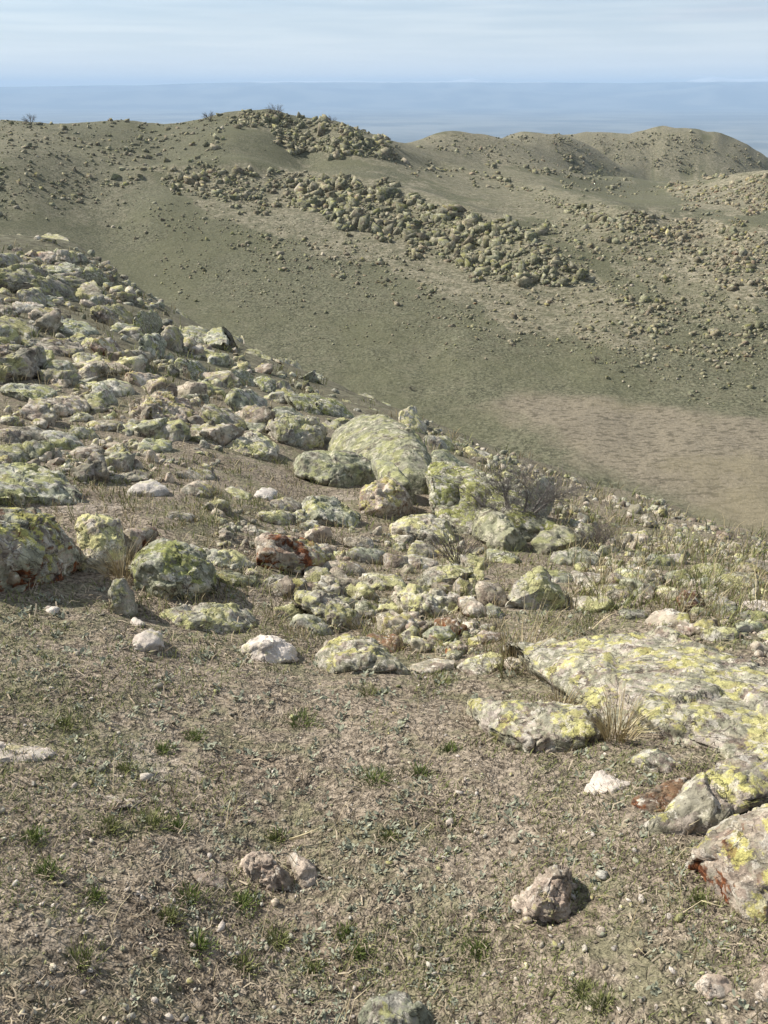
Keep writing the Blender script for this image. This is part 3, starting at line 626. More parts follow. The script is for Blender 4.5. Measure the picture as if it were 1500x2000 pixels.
hero('pinkish rounded stone resting on the upper edge of the broad slab',
 [(1258,1215),(1275,1196),(1310,1188),(1345,1200),(1356,1222),(1330,1238),(1280,1228)], 'rust', .3, .5, 4, seed=67, short='the pinkish rounded stone')
hero('dark stone with an orange-red face above the pinkish rounded stone',
 [(1320,1170),(1335,1150),(1362,1152),(1382,1185),(1375,1200),(1340,1195)], 'plate', .1, .5, 4, seed=68)
hero('brown lumpy stone right of the pinkish rounded stone',
 [(1352,1222),(1372,1202),(1400,1206),(1412,1228),(1395,1248),(1362,1244)], 'pale', .3, .5, 4, seed=69, name='stone', cat='stone')
hero('flat pale stone at the right edge above the broad slab',
 [(1428,1180),(1450,1172),(1500,1174),(1560,1180),(1560,1205),(1490,1208),(1460,1200)], 'white', .5, .4, 4, seed=70)
hero('yellow-green stone at the right edge below the flat pale stone',
 [(1470,1245),(1490,1228),(1560,1225),(1560,1262),(1490,1262)], 'yellow', .4, .5, 4, seed=71)
hero('pink-topped stone with a red base on the stony slope at right',
 [(1225,1052),(1238,1038),(1262,1036),(1272,1052),(1262,1066),(1232,1064)], 'rust', .2, .6, 4, seed=72, short='the red-based stone')
hero('yellow lichened stone on the stony slope right of the grey boulders',
 [(1120,1042),(1135,1020),(1155,1025),(1168,1050),(1150,1060),(1130,1058)], 'yellow', .2, .5, 4, seed=73)
hero('added dark boulder standing for the shade in the cave-like gap of the central cluster',
 [(838,925),(905,930),(962,985),(955,1020),(925,1042),(870,1036),(846,1000)], 'mossy', .1, .5, 4, seed=101, rough=.8, back=.02, cuts=[((0, -1, -.5), .5)])  # added behind the slabs; the gap's blackness is put into its colour
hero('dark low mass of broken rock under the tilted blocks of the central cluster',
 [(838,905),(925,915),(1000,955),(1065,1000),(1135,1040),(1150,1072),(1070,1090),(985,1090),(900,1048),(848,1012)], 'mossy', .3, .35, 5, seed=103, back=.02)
hero('grey-green ledge reaching right from the top of the domed boulder',
 [(838,880),(870,878),(900,900),(930,915),(925,932),(880,930),(848,922)], 'dome', .3, .5, 4, seed=102, rough=.8)
# the outcrop up the hillside at left
hero('big lemon-topped ledge at the left edge of the upper outcrop',
 [(-60,535),(0,528),(60,512),(100,538),(150,548),(205,562),(210,585),(150,590),(80,578),(0,572),(-60,570)], 'yellow_mid', .35, .5, 5, seed=74, short='the lemon-topped ledge')
hero('rounded yellow crag at the top of the upper outcrop',
 [(58,478),(80,460),(108,456),(135,468),(140,486),(110,492),(75,488)], 'yellow_mid', .2, .6, 4, seed=75, short='the topmost yellow crag')
hero('second yellow crag just below the topmost one',
 [(100,500),(115,486),(145,492),(160,508),(140,516),(112,514)], 'yellow_mid', .2, .6, 4, seed=76)
hero('pale yellow block at the left edge under the topmost crag',
 [(-40,500),(0,494),(35,496),(48,515),(20,524),(-40,522)], 'yellow_mid', .2, .6, 4, seed=77)
hero('smooth low slab in front of the lemon-topped ledge',
 [(18,588),(40,566),(80,560),(92,585),(88,602),(45,602)], 'yellow_mid', .3, .5, 4, seed=78)
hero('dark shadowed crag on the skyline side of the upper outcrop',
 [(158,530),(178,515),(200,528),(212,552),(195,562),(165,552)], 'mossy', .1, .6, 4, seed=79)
hero('sloping pale yellow slab below the upper outcrop',
 [(172,612),(195,594),(238,596),(265,622),(255,640),(220,652),(182,636)], 'yellow_mid', .35, .5, 5, seed=80, short='the sloping pale slab')
hero('smooth dark grey block right of the sloping pale slab',
 [(252,622),(275,606),(306,608),(318,635),(300,655),(262,655)], 'grey_mid', .1, .6, 4, seed=81, dark=None) if False else hero('smooth dark grey block right of the sloping pale slab',
 [(252,622),(275,606),(306,608),(318,635),(300,655),(262,655)], 'mossy', .1, .6, 4, seed=81)
hero('round-topped block above the black hollow, the left of two',
 [(268,668),(282,652),(308,650),(326,668),(322,698),(300,712),(275,698)], 'grey_mid', .1, .6, 4, seed=82, short='the round-topped blocks')
hero('round-topped block above the black hollow, the right of two',
 [(314,650),(328,636),(346,638),(360,660),(356,684),(330,690),(318,675)], 'yellow_mid', .1, .6, 4, seed=83)
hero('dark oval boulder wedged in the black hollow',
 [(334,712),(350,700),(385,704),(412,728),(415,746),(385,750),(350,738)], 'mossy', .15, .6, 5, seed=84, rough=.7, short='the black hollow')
hero('tall greyish block on the skyline side of the black hollow',
 [(395,660),(412,644),(432,642),(448,662),(445,690),(415,692)], 'grey_mid', .1, .6, 4, seed=85)
hero('small cream wedge stone under the round-topped blocks',
 [(248,690),(268,680),(284,700),(286,722),(262,722)], 'yellow_mid', .2, .5, 4, seed=86, name='stone', cat='stone')
hero('yellow-flanked boulder at the left edge above the turf',
 [(-60,715),(0,700),(40,684),(80,672),(88,700),(78,735),(40,752),(-60,760)], 'yellow_mid', .15, .6, 5, seed=87, short='the yellow-flanked boulder')
hero('long low cream slab below the round-topped blocks',
 [(168,765),(185,748),(225,740),(262,752),(268,768),(230,782),(190,780)], 'yellow_mid', .4, .5, 4, seed=88)
hero('brown-fronted slab with a cream top left of the black hollow',
 [(225,735),(260,724),(310,732),(316,750),(290,768),(250,758)], 'rust_mid', .3, .5, 4, seed=89)
hero('sharp wedge with a pale lit face down from the black hollow',
 [(535,770),(540,742),(560,744),(575,765),(560,774)], 'yellow_mid', .1, .5, 4, seed=90, name='stone', cat='stone')
hero('dark greenish block left of the sharp pale wedge',
 [(494,742),(512,732),(538,742),(538,770),(515,768)], 'mossy', .1, .5, 4, seed=91)
hero('grey humped boulder between the black hollow and the dark block',
 [(435,738),(455,720),(482,722),(500,745),(495,762),(455,756)], 'mossy', .2, .5, 4, seed=92)
hero('pinkish rough boulder over the grassy shelf, left of the yellow one',
 [(245,800),(262,780),(310,770),(365,785),(390,815),(375,842),(320,842),(270,830)], 'rust', .4, .5, 5, seed=93, rough=1.4, short='the pinkish rough boulder')
hero('cream lichened ridge stone right of the pinkish rough boulder',
 [(392,810),(400,790),(430,796),(470,815),(492,832),(455,845),(405,840)], 'yellow', .35, .5, 4, seed=94)
hero('dark-fronted rounded stone at the left edge of the turf shelf',
 [(-40,885),(0,872),(40,866),(62,880),(55,902),(0,905),(-40,905)], 'grey', .3, .5, 4, seed=95)
hero('cream flat stone behind the slotted grey slab',
 [(132,885),(150,872),(190,868),(206,880),(195,897),(150,899)], 'pale', .4, .5, 4, seed=96)
hero('grey humpy stone in a row above the half-white stone',
 [(205,900),(220,884),(250,880),(265,895),(250,912),(220,912)], 'grey', .3, .5, 4, seed=97)
hero('long cream stone above the half-white stone',
 [(190,945),(225,928),(270,918),(300,925),(290,938),(240,948)], 'pale', .5, .4, 4, seed=98)
hero('standing yellow stone on the skyline behind the domed boulder',
 [(775,822),(788,795),(808,792),(818,815),(835,838),(820,850),(795,842)], 'yellow', .1, .5, 4, seed=99, short='the standing yellow stone')

# further boulders between the traced ones: (x, y, width, height, kind)
MORE = [(540,1138,80,32,'yellow'),(722,1088,90,40,'grey'),(668,1112,100,36,'pale'),(775,1098,70,36,'pale'),(742,1138,100,36,'yellow'),(604,1222,90,44,'grey'),(566,1198,70,34,'yellow'),(872,1082,60,30,'pale'),
 (962,1165,58,70,'pale'),(928,1192,52,56,'rust'),(1150,1132,74,38,'pale'),(1204,1162,84,42,'pale'),(1232,1126,64,32,'grey'),(1160,1182,96,38,'yellow'),(1292,1098,66,32,'grey'),(1392,1118,74,36,'yellow'),(1330,1132,60,34,'grey'),
 (1442,1136,84,42,'yellow'),(1404,1240,84,40,'yellow'),(1472,1208,74,34,'grey'),(558,988,64,32,'pale'),(540,1012,76,32,'yellow'),(700,1062,64,30,'pale'),(632,1075,60,30,'pale'),(120,862,90,44,'grey'),(304,874,74,36,'grey'),(58,852,84,40,'pale'),
 (118,792,120,36,'pale'),(52,766,120,40,'grey'),(206,832,90,24,'pale'),(604,792,96,54,'mossy'),(560,814,74,40,'grey'),(655,802,84,50,'mossy'),(704,786,74,36,'yellow'),(480,784,84,48,'grey'),(382,656,62,50,'grey'),(502,704,64,44,'yellow'),
 (458,672,54,36,'yellow'),(342,622,52,38,'grey'),(146,644,104,46,'grey'),(96,618,92,36,'pale'),(34,642,84,42,'yellow'),(112,684,104,42,'pale'),(176,706,84,38,'yellow'),(122,726,74,42,'grey'),(208,682,62,46,'rust'),(60,604,70,30,'pale'),
 (560,716,60,38,'yellow'),(610,742,56,34,'grey'),(742,800,60,30,'grey'),(888,862,70,34,'grey'),(930,890,60,32,'yellow'),(855,868,60,34,'yellow'),(980,1090,70,34,'grey'),(1088,1128,80,34,'grey'),(820,1100,70,34,'pale'),(672,1180,70,36,'grey'),(880,1225,60,44,'plate'),  # the plate entry stands for a dark cave, its shade put into the colour
 (1010,1300,50,30,'pale'),(1240,1200,60,30,'grey'),(1300,1160,60,34,'yellow'),(1480,1110,70,34,'pale'),(350,1010,60,20,'pale'),(20,470,80,30,'yellow'),(30,555,70,24,'mossy')]
MORE_USED = set()
for i, (x, y, w, h, k) in enumerate(MORE):
    rs = np.random.default_rng(900+i); m = 11; an = np.linspace(0, 2*pi, m, endpoint=False)+rs.uniform(-.15, .15, m); rr_ = rs.uniform(.82, 1.12, m); ex = 2.6
    cx_ = np.sign(np.cos(an))*abs(np.cos(an))**(2/ex); sy_ = np.sign(np.sin(an))*abs(np.sin(an))**(2/ex)
    poly = [(x+w/2*a_*r_+h*.25*b_, y+h/2*b_*r_) for a_, b_, r_ in zip(cx_, sy_, rr_)]
    _, dd = hits(x, y); far = float(dd[0]) > 12
    mat = k if k in ('mossy', 'plate') else k+('_mid' if far else '')
    wd_, ld_ = place_words(x, y) ; adj = {'yellow': 'yellow-crusted', 'grey': 'grey-green', 'pale': 'pale pinkish-grey', 'rust': 'rusty brown', 'mossy': 'dark mossy', 'plate': 'dark reddish shade-coloured'}[k]
    shp = 'long low' if w > h*2.4 else ('upright' if h > w*.85 else ('wide' if w > 85 else 'squat')); wd2_, ld2_ = place_words(x, y, 1)
    lb = f'{shp} {adj} boulder {wd_} {ld_}'
    if lb in MORE_USED: lb = f'{shp} {adj} boulder {wd_} {ld_}, {wd2_} {ld2_}'
    if len(lb.split()) > 16: lb = lb.replace(' and left of', '').replace(' and right of', '')
    MORE_USED.add(lb)
    hero(lb, poly, mat, flat=.35 if w > h*1.8 else .2, thick=.5, sub=4, seed=900+i, group=None)
# ------------------------------------------------------------------ loose rocks
def rock_shape(seed, sub, flatz=.7, ndet=1.0):
    rs = np.random.default_rng(seed); V, F = ICO[sub]; N = np.r_[np.eye(3), -np.eye(3), rs.normal(0, 1, (4, 3))]+rs.normal(0, .3, (10, 3)); N /= np.linalg.norm(N, axis=1)[:, None]; d = rs.uniform(.5, 1.0, 10)
    q = (V@N.T)/d; p = 26; r = 1/np.maximum(q.max(1), .5) if sub >= 3 else (np.clip(q, 0, None)**p).sum(1)**(-1/p); r = np.clip(r, .3, 1.5)
    P = V*r[:, None]; sc_ = np.array([1, rs.uniform(.6, .95), flatz*rs.uniform(.8, 1.2)]); P = P*sc_
    if sub >= 3: P = P+V*(fbm3(P*2.3, 3, seed)*.07+fbm3(P*8, 2, seed+4)*.045*ndet+chunk(P*2.2+seed, seed)*.13)[:, None]
    else: P = P*(1+.10*fbm3(P*1.7, 2, seed))[:, None]
    P /= abs(P[:, 0]).max(); return P, F
SHAPES = [('wedge-shaped', .85), ('flat', .45), ('blocky', .95), ('rounded', .75), ('angular', .8), ('low', .55), ('lumpy', .85), ('slab-like', .4)]
MID = [rock_shape(200+i, 4, f) for i, (_, f) in enumerate(SHAPES)]
LOW = [rock_shape(300+i, 2, f) for i, (_, f) in enumerate(SHAPES)]
LOW3 = [rock_shape(320+i, 3, f) for i, (_, f) in enumerate(SHAPES)]
def crag(seed):
    import bmesh
    rs = np.random.default_rng(seed); bm = bmesh.new()
    c = np.array([(x, y, z) for x in (-1, 1) for y in (-1, 1) for z in (-1, 1)], float)*(.72, .72, .72)+rs.uniform(-.34, .34, (8, 3))
    c = c[rs.permutation(8)[:int(rs.integers(6, 9))]]*np.array([1, rs.uniform(.45, .95), rs.uniform(.35, .95)])
    for p in c: bm.verts.new(p)
    r = bmesh.ops.convex_hull(bm, input=bm.verts)
    for v in [v for v in bm.verts if not v.link_faces]: bm.verts.remove(v)
    bmesh.ops.triangulate(bm, faces=bm.faces[:]); bm.verts.index_update(); bmesh.ops.recalc_face_normals(bm, faces=bm.faces[:])
    V = np.array([v.co[:] for v in bm.verts]); F = np.array([[v.index for v in f.verts] for f in bm.faces]); bm.free(); return V/abs(V[:, 0]).max(), F
CRAG = [crag(700+i) for i in range(24)]
TINY = [rock_shape(400+i, 1, .6) for i in range(6)]

ZONES = [  # polygon, count, size range px, weights of (pale, yellow, grey, rust, white)
 ([(-40,468),(150,462),(215,525),(330,600),(480,680),(640,752),(820,832),(760,850),(600,850),(430,850),(200,760),(-40,740)], 1300, (13, 80), (.26,.26,.38,.10,.0)),
 ([(-40,740),(200,760),(430,840),(430,900),(360,960),(-40,930)], 460, (11, 74), (.5,.2,.2,.1,.0)),
 ([(820,835),(1000,902),(1150,944),(1330,1002),(1540,1072),(1800,1170),(1800,1260),(1540,1180),(1200,1190),(1130,1110),(1060,1010),(900,930)], 1900, (9, 34), (.42,.24,.26,.07,.01)),
 ([(1130,1110),(1540,1140),(1800,1230),(1800,1420),(1540,1290),(1400,1270),(1240,1205),(1110,1180)], 640, (11, 56), (.4,.26,.24,.1,.0)),
 ([(420,985),(640,1030),(900,1060),(980,1130),(1000,1230),(900,1300),(760,1240),(560,1180),(420,1120)], 700, (11, 60), (.36,.32,.2,.12,.0)),
 ([(150,500),(215,515),(340,590),(500,675),(660,742),(840,822),(1010,885),(1000,905),(820,845),(640,765),(480,695),(330,618),(210,545)], 420, (9, 34), (.25,.3,.38,.07,.0)),
 ([(-40,1160),(300,1180),(600,1240),(900,1320),(1000,1460),(900,1500),(-40,1260)], 40, (6, 16), (.5,.1,.1,.1,.2)),
]
cand = []
for zi, (poly, cnt, (s0, s1), wts) in enumerate(ZONES):
    p = np.array(poly, float); k = 0
    xs = rng.uniform(p[:, 0].min(), p[:, 0].max(), cnt*6); ys = rng.uniform(p[:, 1].min(), p[:, 1].max(), cnt*6)
    ok = inpoly(xs, ys, poly); xs = xs[ok][:cnt]; ys = ys[ok][:cnt]
    s = s0*(s1/s0)**(rng.random(len(xs))**2.0)
    q, dep = hits(xs, ys); dep2 = hits(xs, ys-.7*s, False)[1]
    for i in range(len(xs)):
        if dep[i] > 45: continue
        if s[i] > 18 and dep2[i] > 1.5*dep[i]: s[i] = 18
        if vn2(xs[i:i+1]/60, ys[i:i+1]/34, 71)[0]+.35*rng.normal() < -.42: continue
        bad = any(inpoly(np.array([xs[i]]), np.array([ys[i]]), hp)[0] for hp in HEROPOLY if abs(hp[:, 0].mean()-xs[i]) < 400)
        if bad and s[i] > 9: continue
        c = rng.choice(5, p=wts); cand.append((s[i], xs[i], ys[i], q[i], dep[i], c))
cand.sort(key=lambda c: -c[0])
KINDS = ['pale', 'yellow', 'grey', 'rust', 'white']
COLW = ['pale tan', 'yellow-lichened', 'grey', 'rust-stained', 'whitish']
shared = {}
used = set()
N_IND = 205
for i, (s, x, y, q, dep, c) in enumerate(cand[:N_IND]):
    si = int(rng.integers(len(SHAPES))); sfx = '_close' if dep < 4 else ('' if dep < 11 else '_mid'); key = (si, KINDS[c]+sfx)
    if key not in shared:
        P, F = MID[si]; me = mesh_np('rock', P, F, True); me.materials.append(MR[key[1]]); shared[key] = me
    o = bpy.data.objects.new('rock', shared[key]); C.objects.link(o)
    w = s/FPX*dep*.68
    o.location = (q[0], q[1], q[2]-w*.10*SHAPES[si][1]); o.rotation_euler = (rng.normal(0, .22), rng.normal(0, .22), rng.uniform(0, 2*pi)); o.scale = (w, w, w*rng.uniform(.8, 1.2)*(1 if dep < 9 else .75))
    size = 'small' if s < 22 else ('middling' if s < 34 else 'large')
    wd, ld = place_words(x, y); lab = f'{size} {COLW[c]} {SHAPES[si][0]} rock {wd} {ld}'
    if lab in used:
        wd2, ld2 = place_words(x, y, 1); lab2 = f'{size} {COLW[c]} {SHAPES[si][0]} rock {wd} {ld}, nearer {ld2}'
        lab = lab2
    if lab in used:
        wd2, ld2 = place_words(x, y, 2); lab = f'{size} {COLW[c]} {SHAPES[si][0]} rock {wd} {ld}, towards {ld2}'
    if len(lab.split()) > 16: lab = lab.replace('below and ', '').replace('behind and ', '')
    used.add(lab)
    o['label'] = lab; o['category'] = 'rock'; o['group'] = 'loose rocks strewn over the near hillside'
def joined(name, items, shapes, mats, label=None, smooth=False, embed=.0, tilt=.25, **props):
    """items: (width, point, material index); shapes: (verts, faces)"""
    Vs, Fs, Ms = [], [], []; off = 0
    for w, q, m in items:
        P, F = shapes[int(rng.integers(len(shapes)))]
        a, b, c = rng.uniform(0, 2*pi), rng.normal(0, tilt), rng.normal(0, tilt)
        ca, sa, cb, sb, cc_, sc_ = math.cos(a), math.sin(a), math.cos(b), math.sin(b), math.cos(c), math.sin(c)
        M = np.array([[ca, -sa, 0], [sa, ca, 0], [0, 0, 1]])@np.array([[1, 0, 0], [0, cb, -sb], [0, sb, cb]])@np.array([[cc_, 0, sc_], [0, 1, 0], [-sc_, 0, cc_]])
        V = (P*np.array([w, w, w*rng.uniform(.75, 1.25)]))@M.T+np.array([q[0], q[1], q[2]+w*embed])
        Vs.append(V); Fs.append(F+off); Ms.append(np.full(len(F), m, np.int32)); off += len(V)
    me = mesh_np(name, np.concatenate(Vs), np.concatenate(Fs), smooth)
    for m in mats: me.materials.append(m)
    me.polygons.foreach_set('material_index', np.concatenate(Ms))
    return link(name, me, kind='stuff', **props)
near_m = [MR[k] for k in KINDS]; mid_m = [MR[k+'_mid'] for k in KINDS]
rest = cand[N_IND:]
joined('loose_stones', [(s/FPX*d*.6, q, c) for s, x, y, q, d, c in rest if d < 9 and s > 17], LOW3, near_m, smooth=True)
joined('small_stones', [(s/FPX*d*.6, q, c) for s, x, y, q, d, c in rest if d < 9 and s <= 17], LOW, near_m, smooth=True)
joined('hillside_rubble', [(s/FPX*d*.6, q, c) for s, x, y, q, d, c in rest if d >= 9], LOW, mid_m, smooth=True)
# pebbles in the foreground
n_ = 2300; xs = rng.uniform(-60, 1560, n_); ys = rng.uniform(1180, 2060, n_); q, dep = hits(xs, ys)
joined('pebbles', [((.0025+.008*rng.random()**3)*(1 if rng.random() < .97 else 2.2), q[i], int(rng.choice([0, 0, 4, 2]))) for i in range(n_)], TINY, [MR[k+'_close'] for k in KINDS], smooth=True, embed=.4)

# opposite hillside: outcrops and scattered boulders
FZ = [  # polygon, count, size px, where, weights (pale, yellow, grey, rust, white)
 ([(440,225),(540,218),(650,236),(740,266),(790,292),(800,320),(720,318),(640,298),(520,285),(560,258),(450,245)], 560, (7, 22), 'of the ridge-top outcrop', (.1,.35,.5,.04,.01)),
 ([(600,290),(760,300),(960,345),(1060,370),(1060,395),(900,350),(760,325)], 230, (6, 18), 'of the boulder band below the ridge', (.12,.4,.43,.04,.01)),
 ([(780,272),(900,270),(1100,310),(1230,350),(1290,380),(1230,400),(1080,350),(900,300)], 420, (4, 12), 'of the right-hand ridge shoulder', (.12,.36,.46,.05,.01)),
 ([(950,345),(1100,375),(1260,430),(1300,480),(1180,450),(1060,400)], 330, (6, 17), 'of the ridge outcrop tail', (.12,.36,.46,.05,.01)),
 ([(300,335),(430,330),(560,335),(640,355),(600,400),(500,420),(430,400),(340,365)], 330, (6, 20), 'of the left end of the mid-slope outcrop', (.15,.35,.4,.09,.01)),
 ([(600,345),(700,355),(800,375),(880,400),(960,425),(1000,470),(900,480),(760,470),(640,430),(560,400)], 620, (8, 30), 'of the mid-slope outcrop', (.12,.38,.46,.03,.01)),
 ([(780,440),(960,430),(1060,470),(1120,510),(1160,560),(1060,560),(930,540),(820,500)], 480, (8, 28), 'of the dark rocks under the mid-slope outcrop', (.08,.3,.58,.03,.01)),
 ([(1100,400),(1300,470),(1400,560),(1500,620),(1500,720),(1350,700),(1200,640),(1100,540),(1040,450)], 700, (4, 15), 'of the stony slope beside the outcrop', (.25,.25,.42,.07,.01)),
 ([(1200,410),(1380,425),(1540,460),(1540,600),(1400,540),(1290,480)], 620, (5, 17), 'of the pinkish right-edge outcrop', (.42,.12,.25,.2,.01)),
 ([(1280,372),(1400,352),(1540,342),(1540,430),(1420,400),(1330,400)], 380, (5, 15), 'of the upper right-edge outcrop', (.42,.12,.25,.2,.01)),
 ([(450,430),(700,470),(900,540),(1100,570),(1300,650),(1300,720),(1000,680),(800,600),(600,550),(450,500)], 620, (4, 13), 'of the scatter below the outcrop', (.3,.3,.25,.12,.03)),
 ([(-20,235),(300,240),(440,240),(430,330),(300,335),(200,400),(-20,430)], 420, (4, 15), "of the ridge's left part", (.25,.35,.35,.03,.02)),
 ([(150,330),(450,420),(700,520),(600,620),(400,560),(200,460)], 240, (3, 9), 'of the bare slope', (.3,.3,.3,.05,.05)),
 ([(1150,650),(1500,700),(1500,820),(1250,760),(1150,720)], 90, (4, 14), 'of the rocks by the brown field', (.25,.25,.45,.03,.02)),
 ([(-20,228),(120,232),(250,222),(400,222),(540,216),(540,228),(400,234),(250,232),(100,240),(-20,240)], 110, (4, 11), 'of the ridge skyline', (.2,.35,.4,.04,.01)),
 ([(300,400),(1500,400),(1500,760),(900,700),(600,700),(300,560)], 1100, (2.5, 7), 'of the open slope', (.3,.25,.35,.05,.05)),
 ([(800,262),(1050,262),(1330,258),(1480,300),(1500,335),(1200,345),(1000,300)], 700, (2, 6), 'of the farther hill', (.2,.2,.55,.05,0)),
]
fc = []
for poly, cnt, (s0, s1), where, wts in FZ:
    p = np.array(poly, float); xs = rng.uniform(p[:, 0].min(), p[:, 0].max(), cnt*8); ys = rng.uniform(p[:, 1].min(), p[:, 1].max(), cnt*8)
    ok = inpoly(xs+26*vn2(xs/34, ys/20, 81)+12*vn2(xs/9, ys/7, 82), ys+16*vn2(xs/30, ys/18, 83), poly); cl = vn2(xs/38, ys/20, 77)+.6*vn2(xs/14, ys/8, 78); keep = (cl > -.25) | (rng.random(len(xs)) < .3)
    cnt = int(cnt*3.2); ok &= keep; xs = xs[ok][:cnt]; ys = ys[ok][:cnt]; s = s0*.5*(s1/s0*1.5)**(rng.random(len(xs))**2.6)
    q, dep = hits(xs, ys)
    for i in range(len(xs)):
        if dep[i] < 45 or dep[i] > 1200: continue
        s[i] *= 1+.85*max(0, float(vn2(xs[i:i+1]/30, ys[i:i+1]/16, 79)[0]))
        fc.append((s[i], q[i], dep[i], int(rng.choice(5, p=wts)), (where, xs[i], ys[i], p[:, 0].min(), p[:, 0].max(), p[:, 1].min(), p[:, 1].max())))
fc.sort(key=lambda c: -c[0])
far_m = [MR[k+'_far'] for k in KINDS]
fshared = {}
for s, q, d, c, where in fc[:300]:
    si = int(rng.integers(len(SHAPES))); key = (si, c)
    if key not in fshared:
        P, F = CRAG[si]; me = mesh_np('hillside_boulder', P, F, False); me.materials.append(far_m[c]); fshared[key] = me
    o = bpy.data.objects.new('hillside_boulder', fshared[key]); C.objects.link(o); w = s/FPX*d*.62
    o.location = (q[0], q[1], q[2]+w*.12); o.rotation_euler = (rng.normal(0, .35), rng.normal(0, .35), rng.uniform(0, 2*pi)); o.scale = (w*1.1, w*rng.uniform(.8, 1.1), w*rng.uniform(.8, 1.3))
    where, x, y, xa, xb, ya, yb = where; fx = int(np.clip((x-xa)/(xb-xa)*5, 0, 4)); fy = (y-ya)/(yb-ya)
    pos = ('far left', 'left', 'middle', 'right', 'far right')[fx]; pv = 'upper' if fy < .36 else ('central' if fy < .66 else 'lower'); sw = 'very big' if s > 23 else ('big' if s > 18 else 'medium')
    shp = ('wedge', 'slanted', 'blocky', 'squat', 'angular', 'peaked', 'lumpy', 'tilted')[si]
    lb = f'{sw} {COLW[c]} {shp} boulder, {pv} {pos} {where}'; o['label'] = lb if len(lb.split()) <= 16 else lb.replace(sw+' ', '', 1); o['category'] = 'boulder'; o['group'] = f'boulders {where}'
joined('hillside_rocks', [(s/FPX*d*.62, q, c) for s, q, d, c, w in fc[300:]], CRAG, far_m, embed=.02, tilt=.35)

# ------------------------------------------------------------------ vegetation
def leaf_mat(name, a, b, rough=.8, trans=True):
    n = NT(name); r = n.rand(); col = n.mix(r, a, b); col = n.mix(n.ramp(n.noise(60, 2, .6), .35, .65, 0, .35), col, tuple(c*.55 for c in a)); return n.done(col)
M_GREEN = leaf_mat('green_grass', (.075, .12, .025), (.24, .27, .09))
M_OLIVE = leaf_mat('olive_grass', (.11, .135, .042), (.29, .29, .12))
M_STRAW = leaf_mat('dry_grass', (.28, .22, .12), (.58, .50, .32))
M_LITTER = leaf_mat('plant_litter', (.13, .10, .07), (.43, .36, .26))
M_SAGE = leaf_mat('sage_leaves', (.20, .21, .15), (.38, .39, .29))
M_TWIG = leaf_mat('twigs', (.085, .072, .064), (.23, .20, .18))
M_TWIGG = leaf_mat('grey_twigs', (.10, .09, .08), (.25, .225, .205))
def blades(base, n, h, spread, lean=.6, w=.0022, rs=rng, droop=.35):
    """n bent blades about a point; returns quads verts (n,6,3)"""
    base = np.asarray(base); a = rs.uniform(0, 2*pi, n); rr = spread*np.sqrt(rs.random(n)); b = base+np.stack([np.cos(a)*rr, np.sin(a)*rr, np.zeros(n)], -1)
    dirv = np.stack([np.cos(a), np.sin(a), np.zeros(n)], -1)*(lean*rs.random(n)*1.2)[:, None]+rs.normal(0, .25, (n, 3))*lean; dirv[:, 2] = 1; dirv /= np.linalg.norm(dirv, axis=1)[:, None]
    L_ = h*rs.uniform(.5, 1.1, n)[:, None]; side = np.cross(dirv, rs.normal(0, 1, (n, 3))); side /= np.linalg.norm(side, axis=1)[:, None]
    mid = b+dirv*L_*.55; tip = mid+(dirv*.45+np.stack([np.cos(a), np.sin(a), -np.ones(n)*.5], -1)*droop*.45)*L_
    ww = w*rs.uniform(.6, 1.3, n)[:, None]
    return np.stack([b-side*ww, b+side*ww, mid+side*ww*.8, mid-side*ww*.8, tip+side*ww*.15, tip-side*ww*.15], 1)
QF = np.array([[0, 1, 2, 3], [3, 2, 4, 5]])
def blade_mesh(name, Q):
    n = len(Q); F = (QF[None]+np.arange(n)[:, None, None]*6).reshape(-1, 4); return mesh_np(name, Q.reshape(-1, 3), F)
def sprinkle(n, x0, x1, y0, y1, dens=None, poly=None):
    xs = rng.uniform(x0, x1, n); ys = rng.uniform(y0, y1, n)
    if poly is not None: k = inpoly(xs, ys, poly); xs, ys = xs[k], ys[k]
    q, d = hits(xs, ys); return q, d, xs, ys
# litter of dead stems
q, d, xs, ys = sprinkle(24000, -120, 1620, 1040, 2080)
k = (d < 9) & (vn2(q[:, 0]/.2, q[:, 1]/.2, 97)+rng.normal(0, .35, len(d)) > -.35); q, d = q[k], d[k]; n = len(q)
a = rng.uniform(0, 2*pi, n); L_ = (.006+.034*rng.random(n)**2.2)*np.clip(d/2.2, .8, 2.2); up = rng.normal(.12, .28, n)
dv = np.stack([np.cos(a), np.sin(a), up], -1); sd = np.stack([-np.sin(a), np.cos(a), rng.normal(0, .5, n)], -1); ww = (rng.uniform(.0006, .0018, n)*np.clip(d/2, .8, 2))[:, None]; L_ = L_[:, None]
q[:, 2] += .003; bend = rng.normal(0, .3, (n, 3))*L_; bend[:, 2] = abs(bend[:, 2])*.7
Q = np.stack([q-sd*ww, q+sd*ww, q+dv*L_*.5+sd*ww+bend, q+dv*L_*.5-sd*ww+bend, q+dv*L_+sd*ww*.5, q+dv*L_-sd*ww*.5], 1)
link('plant_litter', blade_mesh('plant_litter', Q), M_LITTER, kind='stuff')
